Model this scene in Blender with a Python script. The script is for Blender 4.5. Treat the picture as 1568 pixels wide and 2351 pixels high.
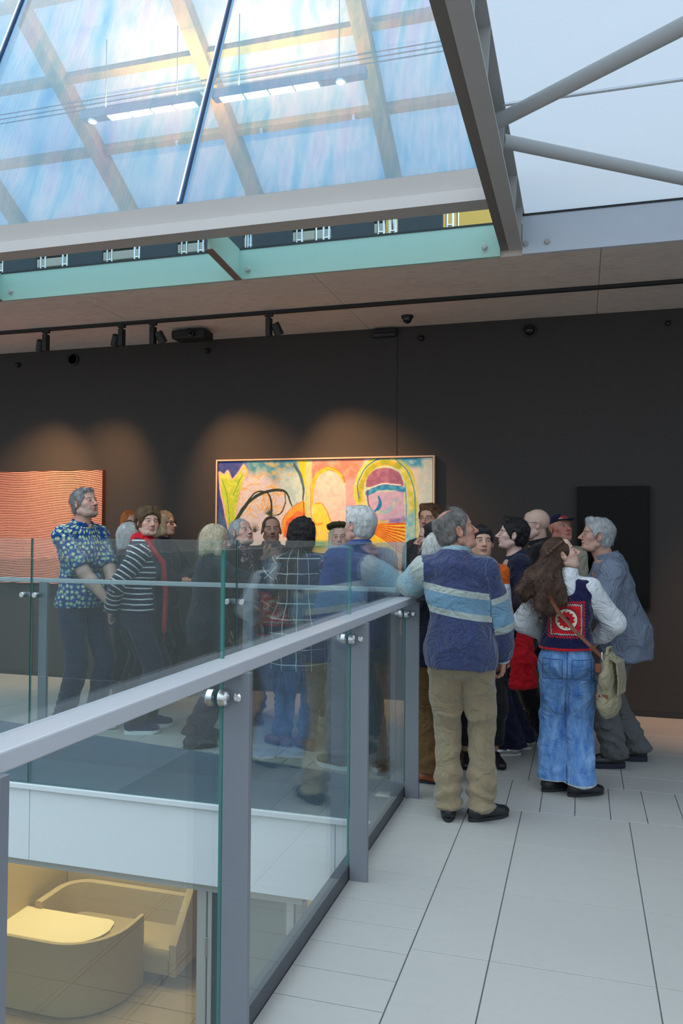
import bpy, bmesh, math, random
import numpy as np
from mathutils import Vector, Matrix

for _o in list(bpy.data.objects):
    bpy.data.objects.remove(_o, do_unlink=True)
SC = bpy.context.scene
COL = SC.collection
random.seed(7)
RNG = np.random.RandomState(11)

# ------------------------------------------------------------------ camera
cam_d = bpy.data.cameras.new('camera')
cam_d.sensor_fit = 'VERTICAL'
cam_d.sensor_height = 36.0
cam_d.lens = 28.379
cam = bpy.data.objects.new('camera', cam_d)
COL.objects.link(cam)
_M = Matrix(((0.9585384, 0.0006919, 0.2849624), (0.2848826, -0.0261099, -0.9582067), (0.0067773, 0.9996588, -0.0252245)))
cam.matrix_world = Matrix.Translation((0, 0, 1.53)) @ _M.to_4x4()
SC.camera = cam
CAM_YAW = math.atan2(0.2849624, 0.9585384)          # the lens looks this far left of +Y

# ------------------------------------------------------------------ colour management
SC.view_settings.view_transform = 'Standard'
SC.view_settings.look = 'None'
SC.view_settings.gamma = 1.0
SC.view_settings.use_curve_mapping = False
SC.view_settings.exposure = 1.05
try:
    SC.cycles.transparent_max_bounces = 20
    SC.cycles.max_bounces = 10
    SC.cycles.use_denoising = True
except Exception:
    pass

# ------------------------------------------------------------------ node helper
class G:
    def __init__(s, tree):
        s.t = tree
    def n(s, typ, **kw):
        nd = s.t.nodes.new(typ)
        for k, v in kw.items():
            setattr(nd, k, v)
        return nd
    def put(s, sock, v):
        if v is None:
            return
        if isinstance(v, bpy.types.NodeSocket):
            s.t.links.new(v, sock)
        else:
            if sock.type == 'RGBA' and not isinstance(v, (int, float)) and len(v) == 3:
                v = (v[0], v[1], v[2], 1)
            sock.default_value = v
    def m(s, op, a, b=None, c=None):
        nd = s.n('ShaderNodeMath', operation=op)
        s.put(nd.inputs[0], a); s.put(nd.inputs[1], b)
        if c is not None: s.put(nd.inputs[2], c)
        return nd.outputs[0]
    def v(s, op, a, b=None):
        nd = s.n('ShaderNodeVectorMath', operation=op)
        s.put(nd.inputs[0], a)
        if b is not None:
            s.put(nd.inputs[3] if op == 'SCALE' else nd.inputs[1], b)
        return nd.outputs['Value'] if op in ('LENGTH', 'DOT_PRODUCT', 'DISTANCE') else nd.outputs[0]
    def mix(s, f, a, b, mode='MIX'):
        nd = s.n('ShaderNodeMix', data_type='RGBA', blend_type=mode)
        s.put(nd.inputs[0], f); s.put(nd.inputs[6], a); s.put(nd.inputs[7], b)
        return nd.outputs[2]
    def noise(s, vec=None, scale=5.0, detail=3.0, rough=0.55, dist=0.0):
        nd = s.n('ShaderNodeTexNoise')
        if vec is not None: s.put(nd.inputs['Vector'], vec)
        nd.inputs['Scale'].default_value = scale
        nd.inputs['Detail'].default_value = detail
        nd.inputs['Roughness'].default_value = rough
        nd.inputs['Distortion'].default_value = dist
        return nd.outputs[0]
    def ramp(s, f, stops, interp='LINEAR'):
        nd = s.n('ShaderNodeValToRGB')
        cr = nd.color_ramp; cr.interpolation = interp
        while len(cr.elements) > 1: cr.elements.remove(cr.elements[-1])
        for i, (p, c) in enumerate(stops):
            e = cr.elements[0] if i == 0 else cr.elements.new(p)
            e.position = p; e.color = (c[0], c[1], c[2], 1) if len(c) == 3 else c
        s.put(nd.inputs[0], f)
        return nd.outputs[0]
    def attr(s, name):
        nd = s.n('ShaderNodeAttribute', attribute_name=name)
        return nd.outputs
    def obj(s):
        return s.n('ShaderNodeTexCoord').outputs['Object']
    def geo(s):
        return s.n('ShaderNodeNewGeometry').outputs['Position']
    def sep(s, v):
        nd = s.n('ShaderNodeSeparateXYZ'); s.put(nd.inputs[0], v); return nd.outputs
    def comb(s, x=0, y=0, z=0):
        nd = s.n('ShaderNodeCombineXYZ')
        for i, q in enumerate((x, y, z)): s.put(nd.inputs[i], q)
        return nd.outputs[0]
    def bump(s, h, strength=0.3, dist=0.01):
        nd = s.n('ShaderNodeBump')
        nd.inputs['Strength'].default_value = strength
        nd.inputs['Distance'].default_value = dist
        s.put(nd.inputs['Height'], h)
        return nd.outputs[0]

def new_mat(name):
    m = bpy.data.materials.new(name); m.use_nodes = True
    m.node_tree.nodes.clear()
    g = G(m.node_tree)
    out = g.n('ShaderNodeOutputMaterial')
    return m, g, out
def pbsdf(g, out, color, rough=0.6, metal=0.0, normal=None, spec=None, sheen=None, sss=None):
    b = g.n('ShaderNodeBsdfPrincipled')
    g.put(b.inputs['Base Color'], color)
    g.put(b.inputs['Roughness'], rough)
    g.put(b.inputs['Metallic'], metal)
    if spec is not None: b.inputs['Specular IOR Level'].default_value = spec
    if sheen is not None: b.inputs['Sheen Weight'].default_value = sheen
    if sss is not None:
        b.inputs['Subsurface Weight'].default_value = sss
        b.inputs['Subsurface Radius'].default_value = (0.012, 0.005, 0.003)
        b.inputs['Subsurface Scale'].default_value = 1.0
    if normal is not None: g.put(b.inputs['Normal'], normal)
    g.t.links.new(b.outputs[0], out.inputs[0])
    return b
def srgb(r, g, b):
    f = lambda c: (c / 255 / 12.92) if c / 255 <= 0.04045 else ((c / 255 + 0.055) / 1.055) ** 2.4
    return (f(r), f(g), f(b))
_MC = {}
def M_plain(name, col, rough=0.6, metal=0.0, var=0.0, scale=20.0, bump=0.0, bscale=200.0, spec=None, sheen=None):
    if name in _MC: return _MC[name]
    m, g, out = new_mat(name)
    c = col; nrm = None
    if var or bump:
        p = g.obj()
        if var:
            nz = g.noise(p, scale, 4)
            c = g.mix(nz, tuple(x * (1 - var) for x in col), tuple(min(1, x * (1 + var)) for x in col))
        if bump:
            nrm = g.bump(g.noise(p, bscale, 2), bump, 0.003)
    pbsdf(g, out, c, rough, metal, nrm, spec, sheen)
    _MC[name] = m
    return m

# ------------------------------------------------------------------ world: pale blue sky with soft cloud
W = bpy.data.worlds.new('sky'); SC.world = W
W.use_nodes = True
W.node_tree.nodes.clear()
g = G(W.node_tree)
wo = g.n('ShaderNodeOutputWorld'); bg = g.n('ShaderNodeBackground')
tc = g.n('ShaderNodeTexCoord').outputs['Generated']
cl = g.noise(g.v('MULTIPLY', tc, (1.0, 1.0, 1.6)), 3.2, 6, 0.6, 0.6)
z = g.sep(tc)[2]
base = g.ramp(z, [(0.0, (0.58, 0.66, 0.76)), (0.3, (0.36, 0.60, 0.82)), (1.0, (0.58, 0.68, 0.80))])
skyc = g.mix(g.ramp(cl, [(0.36, (0, 0, 0)), (0.58, (1, 1, 1))]), base, (0.82, 0.85, 0.88))
# overcast luminance: the zenith about three times as bright as the horizon
lum = g.m('MULTIPLY', g.m('ADD', 1.0, g.m('MULTIPLY', g.m('MAXIMUM', z, 0.0), 2.2)), 0.56)
g.put(bg.inputs[0], skyc); g.put(bg.inputs[1], lum)
g.t.links.new(bg.outputs[0], wo.inputs[0])

# ------------------------------------------------------------------ mesh helpers
def mesh_obj(name, me, mat=None, parent=None, loc=None):
    o = bpy.data.objects.new(name, me); COL.objects.link(o)
    if mat is not None:
        for q in (mat if isinstance(mat, (list, tuple)) else [mat]): me.materials.append(q)
    if parent is not None: o.parent = parent
    if loc is not None: o.location = loc
    return o
def tag(o, label=None, cat=None, group=None, kind=None):
    if label: o['label'] = label
    if cat: o['category'] = cat
    if group: o['group'] = group
    if kind: o['kind'] = kind
    return o
def empty(name, loc=(0, 0, 0), rz=0.0, parent=None):
    o = bpy.data.objects.new(name, None); COL.objects.link(o)
    o.empty_display_size = 0.1
    o.location = loc; o.rotation_euler = (0, 0, rz)
    if parent is not None: o.parent = parent
    return o
class MB:
    """collects boxes, prisms, tubes into one mesh"""
    def __init__(s): s.v = []; s.f = []; s.mi = []
    def add(s, vs, fs, mi=0):
        n = len(s.v); s.v += [tuple(p) for p in vs]
        for q in fs: s.f.append([i + n for i in q]); s.mi.append(mi)
        return s
    def box(s, x0, x1, y0, y1, z0, z1, mi=0, b=0.0):
        if b <= 0:
            vs = [(x, y, z) for x in (x0, x1) for y in (y0, y1) for z in (z0, z1)]
            return s.add(vs, [(0, 1, 3, 2), (4, 6, 7, 5), (0, 4, 5, 1), (2, 3, 7, 6), (0, 2, 6, 4), (1, 5, 7, 3)], mi)
        bm = bmesh.new()
        bmesh.ops.create_cube(bm, size=1.0, matrix=Matrix.Translation(((x0 + x1) / 2, (y0 + y1) / 2, (z0 + z1) / 2)) @ Matrix.Diagonal((x1 - x0, y1 - y0, z1 - z0, 1)))
        bmesh.ops.bevel(bm, geom=list(bm.edges), offset=b, segments=2, affect='EDGES', profile=0.5)
        bm.verts.index_update()
        s.add([v.co[:] for v in bm.verts], [[v.index for v in f.verts] for f in bm.faces], mi); bm.free()
        return s
    def prism(s, pts, d, mi=0):
        """pts: polygon (3D points), d: extrusion vector"""
        n = len(pts); d = Vector(d)
        vs = [Vector(p) for p in pts] + [Vector(p) + d for p in pts]
        fs = [list(range(n))[::-1], list(range(n, 2 * n))] + [(i, (i + 1) % n, (i + 1) % n + n, i + n) for i in range(n)]
        return s.add(vs, fs, mi)
    def tube(s, pts, r, seg=10, mi=0, cap=True, flat=None):
        pts = [Vector(p) for p in pts]; rs = r if isinstance(r, (list, tuple)) else [r] * len(pts)
        n0 = []; up = Vector((0, 0, 1))
        t0 = (pts[1] - pts[0]).normalized()
        if abs(t0.dot(up)) > 0.95: up = Vector((0, 1, 0))
        a = t0.cross(up).normalized()
        vs = []
        for i, p in enumerate(pts):
            t = (pts[min(i + 1, len(pts) - 1)] - pts[max(i - 1, 0)]).normalized()
            a = (a - t * a.dot(t)).normalized(); b = t.cross(a)
            for k in range(seg):
                an = 2 * math.pi * k / seg
                vs.append(p + (a * math.cos(an) + b * math.sin(an) * (flat or 1.0)) * rs[i])
        fs = []
        for i in range(len(pts) - 1):
            for k in range(seg):
                k2 = (k + 1) % seg
                fs.append((i * seg + k, i * seg + k2, (i + 1) * seg + k2, (i + 1) * seg + k))
        if cap:
            fs.append(list(range(seg))[::-1]); fs.append([(len(pts) - 1) * seg + k for k in range(seg)])
        return s.add(vs, fs, mi)
    def lathe(s, prof, axis='Z', seg=20, mi=0, org=(0, 0, 0)):
        """prof: (radius, height) pairs"""
        vs = []
        for r, hh in prof:
            for k in range(seg):
                an = 2 * math.pi * k / seg; x, y = r * math.cos(an), r * math.sin(an)
                p = {'Z': (x, y, hh), 'Y': (x, hh, y), 'X': (hh, x, y)}[axis]
                vs.append((p[0] + org[0], p[1] + org[1], p[2] + org[2]))
        fs = []
        for i in range(len(prof) - 1):
            for k in range(seg):
                k2 = (k + 1) % seg
                fs.append((i * seg + k, i * seg + k2, (i + 1) * seg + k2, (i + 1) * seg + k))
        fs.append(list(range(seg))[::-1]); fs.append([(len(prof) - 1) * seg + k for k in range(seg)])
        return s.add(vs, fs, mi)
    def mesh(s, name, smooth=False):
        me = bpy.data.meshes.new(name); me.from_pydata(s.v, [], s.f)
        me.polygons.foreach_set('material_index', s.mi)
        bm = bmesh.new(); bm.from_mesh(me); bmesh.ops.recalc_face_normals(bm, faces=bm.faces); bm.to_mesh(me); bm.free()
        if smooth:
            me.polygons.foreach_set('use_smooth', [True] * len(me.polygons))
            me.set_sharp_from_angle(angle=math.radians(40))
        return me
    def build(s, name, mat=None, parent=None, smooth=False, loc=None):
        return mesh_obj(name, s.mesh(name, smooth), mat, parent, loc)
def struct(o):
    o['kind'] = 'structure'; return o
# ================================================================== shared materials
def schlick(g, f0=0.04):
    ge = g.n('ShaderNodeNewGeometry')
    c = g.m('ABSOLUTE', g.v('DOT_PRODUCT', ge.outputs['Incoming'], ge.outputs['Normal']))
    return g.m('ADD', f0, g.m('MULTIPLY', g.m('POWER', g.m('SUBTRACT', 1.0, c), 5.0), 1 - f0))
def M_glass(name, tint, boost=1.0, ior=1.5, rough=0.0):
    m, g, out = new_mat(name)
    fr = schlick(g)
    tr = g.n('ShaderNodeBsdfTransparent'); g.put(tr.inputs[0], tint)
    gl = g.n('ShaderNodeBsdfGlossy'); gl.inputs['Roughness'].default_value = rough
    g.put(gl.inputs[0], (1, 1, 1))
    mx = g.n('ShaderNodeMixShader')
    g.put(mx.inputs[0], g.m('MINIMUM', g.m('MULTIPLY', fr, boost), 0.9))
    g.t.links.new(tr.outputs[0], mx.inputs[1]); g.t.links.new(gl.outputs[0], mx.inputs[2])
    g.t.links.new(mx.outputs[0], out.inputs[0])
    return m
MAT_GLASS = M_glass('guard_glass', (0.90, 0.955, 0.96), 1.3)
MAT_GLASS_EDGE = M_plain('guard_glass_edge', (0.06, 0.22, 0.20), 0.15)
MAT_STEEL = M_plain('grey_powder_coat', srgb(122, 126, 134), 0.42, 0.0, 0.04, 8, 0.06, 900)
MAT_RAIL = M_plain('light_grey_handrail', srgb(188, 189, 194), 0.32, 0.0, 0.03, 8, 0.04, 900)
MAT_CHROME = M_plain('brushed_chrome', (0.75, 0.75, 0.76), 0.22, 1.0)
MAT_BEAM = M_plain('beam_paint', srgb(182, 180, 177), 0.5, 0.0, 0.04, 6, 0.05, 500)
MAT_BLACK = M_plain('matte_black', (0.012, 0.012, 0.013), 0.55)
MAT_GLOSSBLACK = M_plain('gloss_black', (0.008, 0.008, 0.009), 0.12)
MAT_DARKGASKET = M_plain('gasket', (0.02, 0.021, 0.024), 0.5)

def M_tile():
    m, g, out = new_mat('porcelain_tile')
    p = g.geo()
    oi = g.n('ShaderNodeObjectInfo').outputs['Random']
    n1 = g.noise(p, 1.3, 4); n2 = g.noise(p, 260, 2, 0.7)
    c = g.mix(n1, srgb(170, 169, 164), srgb(185, 184, 179))
    c = g.mix(g.m('MULTIPLY', oi, 0.5), c, srgb(174, 174, 170))
    c = g.mix(g.ramp(n2, [(0.62, (0, 0, 0)), (0.75, (1, 1, 1))]), c, srgb(160, 162, 165))
    n3 = g.noise(p, 22, 5, 0.7)
    c = g.mix(g.m('MULTIPLY', g.ramp(n3, [(0.52, (0, 0, 0)), (0.8, (1, 1, 1))]), 0.12), c, srgb(120, 122, 128))
    pbsdf(g, out, c, g.m('ADD', 0.42, g.m('MULTIPLY', n3, 0.2)), 0, g.bump(n2, 0.08, 0.001), 0.4)
    return m
MAT_TILE = M_tile()
MAT_GROUT = M_plain('dark_grout', srgb(98, 100, 104), 0.8)
MAT_WHITE = M_plain('white_panel', srgb(226, 230, 234), 0.35, 0.0, 0.015, 3)
def M_concrete():
    m, g, out = new_mat('board_concrete')
    p = g.geo()
    n1 = g.noise(g.v('MULTIPLY', p, (1.0, 1.0, 3.0)), 1.6, 6, 0.6); n2 = g.noise(g.v('MULTIPLY', p, (2, 9, 2)), 5, 5, 0.65)
    c = g.mix(n1, srgb(208, 194, 182), srgb(234, 220, 208))
    c = g.mix(g.m('MULTIPLY', g.ramp(n2, [(0.5, (0, 0, 0)), (0.72, (1, 1, 1))]), 0.5), c, srgb(168, 152, 140))
    pbsdf(g, out, c, 0.85, 0, g.bump(n2, 0.15, 0.004))
    return m
MAT_CONC = M_concrete()
def M_wall():
    m, g, out = new_mat('charcoal_wall')
    p = g.geo()
    n = g.noise(p, 420, 2, 0.7); n1 = g.noise(p, 0.6, 2)
    c = g.mix(n1, (0.050, 0.045, 0.042), (0.060, 0.053, 0.049))
    pbsdf(g, out, c, 0.85, 0, g.bump(n, 0.15, 0.001), 0.25)
    return m
MAT_WALL = M_wall()

# ================================================================== room shell
WALL_Y = 7.27; CEIL_Z = 3.434
o = struct(MB().box(-9.0, -1.635, WALL_Y, WALL_Y + 0.2, 0.0, CEIL_Z + 0.26).build('wall_back', MAT_WALL))
MB().box(-1.629, 4.5, WALL_Y, WALL_Y + 0.2, 0.0, CEIL_Z + 0.26).build('wall_panel', MAT_WALL, o)
MB().box(-1.637, -1.627, WALL_Y + 0.008, WALL_Y + 0.05, 0.0, CEIL_Z).build('shadow_joint', MAT_BLACK, o)
struct(MB().box(-9.0, 4.5, WALL_Y - 0.006, WALL_Y, 0.0, 0.045).build('baseboard_back', M_plain('baseboard_black', (0.02, 0.019, 0.019), 0.5)))

# floor: dark grout bed with every tile laid on it
fl = MB()
fl.box(-1.04, 4.5, -6.0, 4.66, -0.30, -0.004)
fl.box(-9.0, 4.5, 4.69, WALL_Y, -0.16, -0.004)
floor = struct(fl.build('floor', MAT_GROUT))
_tm = {}
def tile(x0, x1, y0, y1):
    gp = 0.0022
    w, d = round(x1 - x0 - 2 * gp, 4), round(y1 - y0 - 2 * gp, 4)
    if w < 0.02 or d < 0.02: return
    if (w, d) not in _tm:
        b = MB(); c = 0.0012
        zz = [(-0.0035, 0), (-c, 0), (0, c)]
        vs = []
        for z, i in zz:
            vs += [(-w / 2 + i, -d / 2 + i, z), (w / 2 - i, -d / 2 + i, z), (w / 2 - i, d / 2 - i, z), (-w / 2 + i, d / 2 - i, z)]
        fs = [(8, 9, 10, 11)]
        for k in range(2):
            for q in range(4):
                fs.append((k * 4 + q, k * 4 + (q + 1) % 4, k * 4 + 4 + (q + 1) % 4, k * 4 + 4 + q))
        b.add(vs, fs)
        me = b.mesh('tile'); me.materials.append(MAT_TILE); _tm[(w, d)] = me
    t = bpy.data.objects.new('tile', _tm[(w, d)]); COL.objects.link(t)
    t.parent = floor; t.location = ((x0 + x1) / 2, (y0 + y1) / 2, 0)
XA, XB, XC, P_ = -0.605, -0.318, 0.243, 0.1868
# strip beside the railing
ys = [4.60, 4.53, 4.344, 4.155, 3.969, 3.784, 3.594, 3.475] + [3.475 - 0.1855 * k for k in range(1, 14)]
for a, b_ in zip(ys[:-1], ys[1:]): tile(-0.985, XA, b_, a)
rows = [4.60, 4.10, 3.531, 2.963, 2.398, 1.83, 1.27, 0.70]
cols = [XA, XB, XC, XC + 0.561, XC + 1.122, XC + 1.683]
for a, b_ in zip(rows[:-1], rows[1:]):
    for c0, c1 in zip(cols[:-1], cols[1:]): tile(c0, c1, b_, a)
# cross band of narrow tiles, then wide rows up to the wall
x = -0.223 - P_ * 22
while x < 2.2:
    tile(x, x + P_, 4.69 if x + P_ <= -1.03 else 4.60, 5.165); x += P_
x = XB - 0.561 * 10
while x < 2.2:
    for y0, y1 in ((5.165, 5.45), (5.45, 6.05), (6.05, 6.61), (6.61, WALL_Y)): tile(x, x + 0.561, y0, y1)
    x += 0.561
# near left: nothing but the void

# thin blue-grey strip laid over the far floor tiles, its inner edge slightly askew
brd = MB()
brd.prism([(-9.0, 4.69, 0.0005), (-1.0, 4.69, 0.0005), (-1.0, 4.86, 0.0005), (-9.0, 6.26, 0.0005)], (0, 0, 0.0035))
struct(brd.build('floor_strip', M_plain('blue_grey_strip', srgb(96, 118, 136), 0.3, 0, 0.05, 4)))
# slab edge and white fascia across the void
sl = MB(); sl.box(-9.0, -1.03, 4.66, 4.69, -0.165, -0.0005)
struct(sl.build('trim_2', M_plain('slab_edge_steel', srgb(92, 112, 130), 0.35)))
fa = MB().box(-9.0, -1.03, 4.62, 4.70, -0.202, -0.168, b=0.003).build('trim_3', MAT_WHITE); struct(fa)
for x0, x1 in ((-9.0, -7.83), (-7.825, -5.69), (-5.685, -3.553), (-3.548, -1.41), (-1.405, -1.035)):
    MB().box(x0, x1, 4.645, 4.67, -0.676, -0.205).build('fascia_panel', MAT_WHITE, fa)
struct(MB().box(-9.0, 4.5, 4.67, 10.4, -0.676, -0.165).build('trim_4', MAT_WHITE))

# concrete soffit above the paintings, poured in bays
o = struct(MB().box(-9.0, 4.5, 5.605, WALL_Y + 0.2, CEIL_Z + 0.02, 3.64).build('ceiling', MAT_CONC))
xs = [-9.0, -7.99, -5.96, -3.93, -1.90, 0.127, 2.157, 4.5]
for a, b_ in zip(xs[:-1], xs[1:]):
    MB().box(a + 0.002, b_ - 0.002, 5.602, WALL_Y, CEIL_Z, CEIL_Z + 0.03).build('concrete_bay', MAT_CONC, o)

# hall around the viewpoint, behind and beside the lens
MAT_HALL = M_plain('hall_white', (0.80, 0.80, 0.78), 0.8)
struct(MB().box(4.5, 4.7, -6.0, WALL_Y + 0.2, -0.3, 3.7).build('wall_right', MAT_HALL))
struct(MB().box(-9.0, 4.7, -9.3, -9.1, -4.0, 3.7).build('wall_front', MAT_HALL))
struct(MB().box(-9.2, -9.0, -9.3, 11.0, -4.0, 3.7).build('wall_left', MAT_HALL))

# ================================================================== railings
def clamp(parent, x, y, z, axis):
    """round standoff clamp pair; axis 'X': reaches sideways, 'Y': towards the viewer"""
    e = MB()
    if axis == 'X':     # disc axis along X, pressed on the glass from the void side, arm to the post
        e.lathe([(0.020, -0.022), (0.024, -0.018), (0.024, 0.0)], 'X', 20, 0, (x - 0.008, y, z))
        e.lathe([(0.024, 0.0), (0.024, 0.020), (0.018, 0.026)], 'X', 20, 0, (x + 0.010, y, z))
        e.box(x + 0.012, x + 0.034, y - 0.012, y + 0.020, z - 0.022, z + 0.022, 1, 0.004)
    else:
        for dx in (-0.05, 0.05):
            e.lathe([(0.016, -0.030), (0.019, -0.026), (0.019, 0.0)], 'Y', 18, 0, (x + dx, y - 0.006, z))
        e.box(x - 0.062, x + 0.062, y + 0.006, y + 0.014, z - 0.016, z + 0.016, 1, 0.003)
    return e.build('clamp', [MAT_CHROME, MAT_STEEL], parent, True)
def pane(parent, lo, hi, mat=MAT_GLASS, edge=MAT_GLASS_EDGE, thin=0, name='glass_panel'):
    b = MB(); x0, y0, z0 = lo; x1, y1, z1 = hi
    vs = [(x, y, z) for x in (x0, x1) for y in (y0, y1) for z in (z0, z1)]
    fs = [(0, 1, 3, 2), (4, 6, 7, 5), (0, 4, 5, 1), (2, 3, 7, 6), (0, 2, 6, 4), (1, 5, 7, 3)]
    for i, q in enumerate(fs): b.add(vs, [q], 0 if i // 2 == thin else 1)
    return b.build(name, [mat, edge], parent)

GX = -0.990
r1 = empty('glass_railing', (0, 0, 0))
tag(r1, 'nearest glass railing with grey posts running from the left edge to the crowd', 'railing')
MB().box(-1.005, -0.915, 0.6, 4.70, 1.128, 1.165, b=0.004).build('handrail', MAT_RAIL, r1)
for yy in (4.63, 3.466, 2.136, 1.115):
    p = MB().box(-0.980, -0.900, yy - 0.012, yy + 0.012, 0.0, 1.13, b=0.002).build('post', MAT_STEEL, r1)
    MB().lathe([(0.013, 0.0), (0.013, -0.004), (0.009, -0.008), (0.004, -0.008), (0.004, -0.004)], 'Y', 14, 0, (-0.936, yy - 0.012, 1.06)).build('bolt', MAT_CHROME, p, True)
    clamp(r1, GX, yy - 0.03, 1.06, 'X')
for a, b_ in ((0.62, 1.112), (1.12, 2.133), (2.141, 3.462), (3.470, 4.655)):
    pane(r1, (GX - 0.005, a, -0.16), (GX + 0.005, b_, 1.477), thin=0)
MB().box(-1.03, -0.984, 0.6, 4.66, 0.0, 0.062, b=0.003).build('base_channel', M_plain('dark_channel', srgb(74, 78, 84), 0.4), r1)

r2 = empty('glass_railing', (0, 0, 0))
tag(r2, 'farther glass railing across the void, in front of the left-hand group', 'railing')
MB().box(-8.9, -1.0, 4.70, 4.745, 1.175, 1.203, b=0.004).build('handrail', MAT_RAIL, r2)
for a, b_ in ((-7.86, -6.448), (-6.442, -5.008), (-5.002, -3.568), (-3.562, -2.063), (-2.057, -1.044)):
    pane(r2, (a, 4.640, -0.166), (b_, 4.656, 1.478), thin=1)
    jx = a - 0.003
    p = MB().box(jx + 0.02, jx + 0.085, 4.70, 4.725, 0.0, 1.18, b=0.002).build('post', MAT_STEEL, r2)
    clamp(r2, jx, 4.642, 1.095, 'Y')

# ================================================================== upper steel and glass
EP = M_plain('plate_cyan_lit', srgb(170, 206, 192), 0.45, 0, 0.03, 5)  # plates and fins: cyan light from the leaning glass put into their colour
EP2 = M_plain('plate_paint_pale', srgb(205, 212, 222), 0.45, 0, 0.03, 5)
def bolts(parent, pts):
    for x, y, z in pts:
        MB().lathe([(0.020, 0.0), (0.020, -0.014), (0.015, -0.020)], 'Y', 6, 0, (x, y, z)).build('bolt', MAT_BEAM, parent)
for nm, x0, x1, mt, lab, bl in (('edge_plate', -4.62, -2.49, EP, 'long cyan-lit steel edge plate left of the slanted fin', [(-4.52, 5.57, 3.50)]),
                            ('edge_plate', -2.47, -0.535, EP, 'cyan-lit steel edge plate between the slanted fin and main beam', [(-2.40, 5.57, 3.50), (-0.64, 5.57, 3.50)]),
                            ('edge_plate', -0.385, 4.5, EP2, 'pale steel edge plate right of the main beam', [(-0.36, 5.57, 3.50), (-0.22, 5.57, 3.50)]),
                            ('edge_plate', -9.0, -4.64, EP, 'cyan-lit steel edge plate at the far left frame edge', [(-4.74, 5.57, 3.50)])):
    zt = 3.692 if x0 > -1 else 3.655
    e = MB().box(x0, x1, 5.57, 5.60, 3.432, zt).box(x0, x1, 5.565, 5.60, zt, zt + 0.013, 1).build(nm, [mt, MAT_DARKGASKET])
    tag(e, lab, 'steel plate'); bolts(e, bl)
for x, lab in ((-2.48, 'slanted steel fin joining the middle of the edge plate to the transom'), (-4.63, 'slanted steel fin at the left frame edge under the glass')):
    b = MB(); b.prism([(x - 0.01, 5.57, 3.434), (x - 0.01, 5.06, 3.492), (x - 0.01, 5.06, 3.70), (x - 0.01, 5.57, 3.66)], (0.02, 0, 0))
    e = b.build('steel_fin', EP); tag(e, lab, 'steel fin')
    b = MB(); b.prism([(x - 0.03, 5.57, 3.428), (x - 0.03, 5.06, 3.486), (x - 0.03, 5.06, 3.492), (x - 0.03, 5.57, 3.434)], (0.06, 0, 0))
    b.build('flange', M_plain('fin_flange', srgb(128, 112, 104), 0.5), e)

mb = empty('steel_beam', (0, 0, 0)); tag(mb, 'heavy grey steel beam running overhead into the concrete soffit', 'beam')
MB().box(-0.476, -0.384, -6.0, 5.585, 3.468, 3.486, b=0.003).build('bottom_flange', MAT_BEAM, mb)
MB().box(-0.532, -0.476, -6.0, 5.585, 3.474, 3.50).build('side_channel', M_plain('beam_dark', srgb(118, 114, 110), 0.5), mb)
MB().box(-0.440, -0.428, -6.0, 5.585, 3.486, 3.708).build('web', MAT_BEAM, mb)
MB().box(-0.530, -0.518, -6.0, 5.585, 3.50, 3.73).build('web', MAT_BEAM, mb)
MB().box(-0.532, -0.372, -6.0, 5.60, 3.708, 3.72).build('top_flange', MAT_BEAM, mb)
for yy in (1.4, 2.2, 3.0, 3.45, 4.16, 4.95, 5.45):
    b = MB(); b.prism([(-0.428, yy, 3.486), (-0.386, yy, 3.486), (-0.374, yy, 3.708), (-0.428, yy, 3.708)], (0, 0.012, 0))
    b.build('stiffener', MAT_BEAM, mb)
MT = M_plain('tube_paint', srgb(188, 190, 190), 0.45, 0, 0.03, 5)
for pts, lab in (([(-0.40, 4.06, 3.60), (1.9, 2.43, 3.60)], 'upper diagonal round steel brace tube at top right'),
                 ([(-0.40, 4.27, 3.60), (2.2, 6.26, 3.60)], 'lower diagonal round steel brace tube at top right')):
    if pts[1][1] > 5.5: pts[1] = (1.25, 5.54, 3.60)
    e = MB().tube(pts, 0.036, 20).build('brace_tube', MT, None, True); tag(e, lab, 'tube')

# frosted luminous ceiling right of the beam
m, g, out = new_mat('frosted_panel')
tl = g.n('ShaderNodeBsdfTranslucent'); g.put(tl.inputs[0], (0.38, 0.43, 0.475))
df = g.n('ShaderNodeBsdfDiffuse'); g.put(df.inputs[0], (0.80, 0.80, 0.82))
mx = g.n('ShaderNodeMixShader'); mx.inputs[0].default_value = 0.22
g.t.links.new(tl.outputs[0], mx.inputs[1]); g.t.links.new(df.outputs[0], mx.inputs[2]); g.t.links.new(mx.outputs[0], out.inputs[0])
MAT_FROST = m
e = empty('frosted_ceiling', (0, 0, 0)); tag(e, 'pale frosted luminous ceiling with a thin seam at top right', 'ceiling panel')
for y0, y1 in ((1.065, 4.12), (4.125, 5.66)):
    MB().add([(-0.372, y0, 3.722), (4.5, y0, 3.722), (4.5, y1, 3.722), (-0.372, y1, 3.722)], [(0, 1, 2, 3)]).build('panel', MAT_FROST, e)
MB().tube([(-0.38, 4.115, 3.706), (4.5, 4.115, 3.706)], 0.006, 8).build('seam_rod', MT, e)
MB().box(-0.372, 4.5, 5.602, 5.66, 3.66, 3.721).build('edge_gasket', MAT_DARKGASKET, e)

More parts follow.
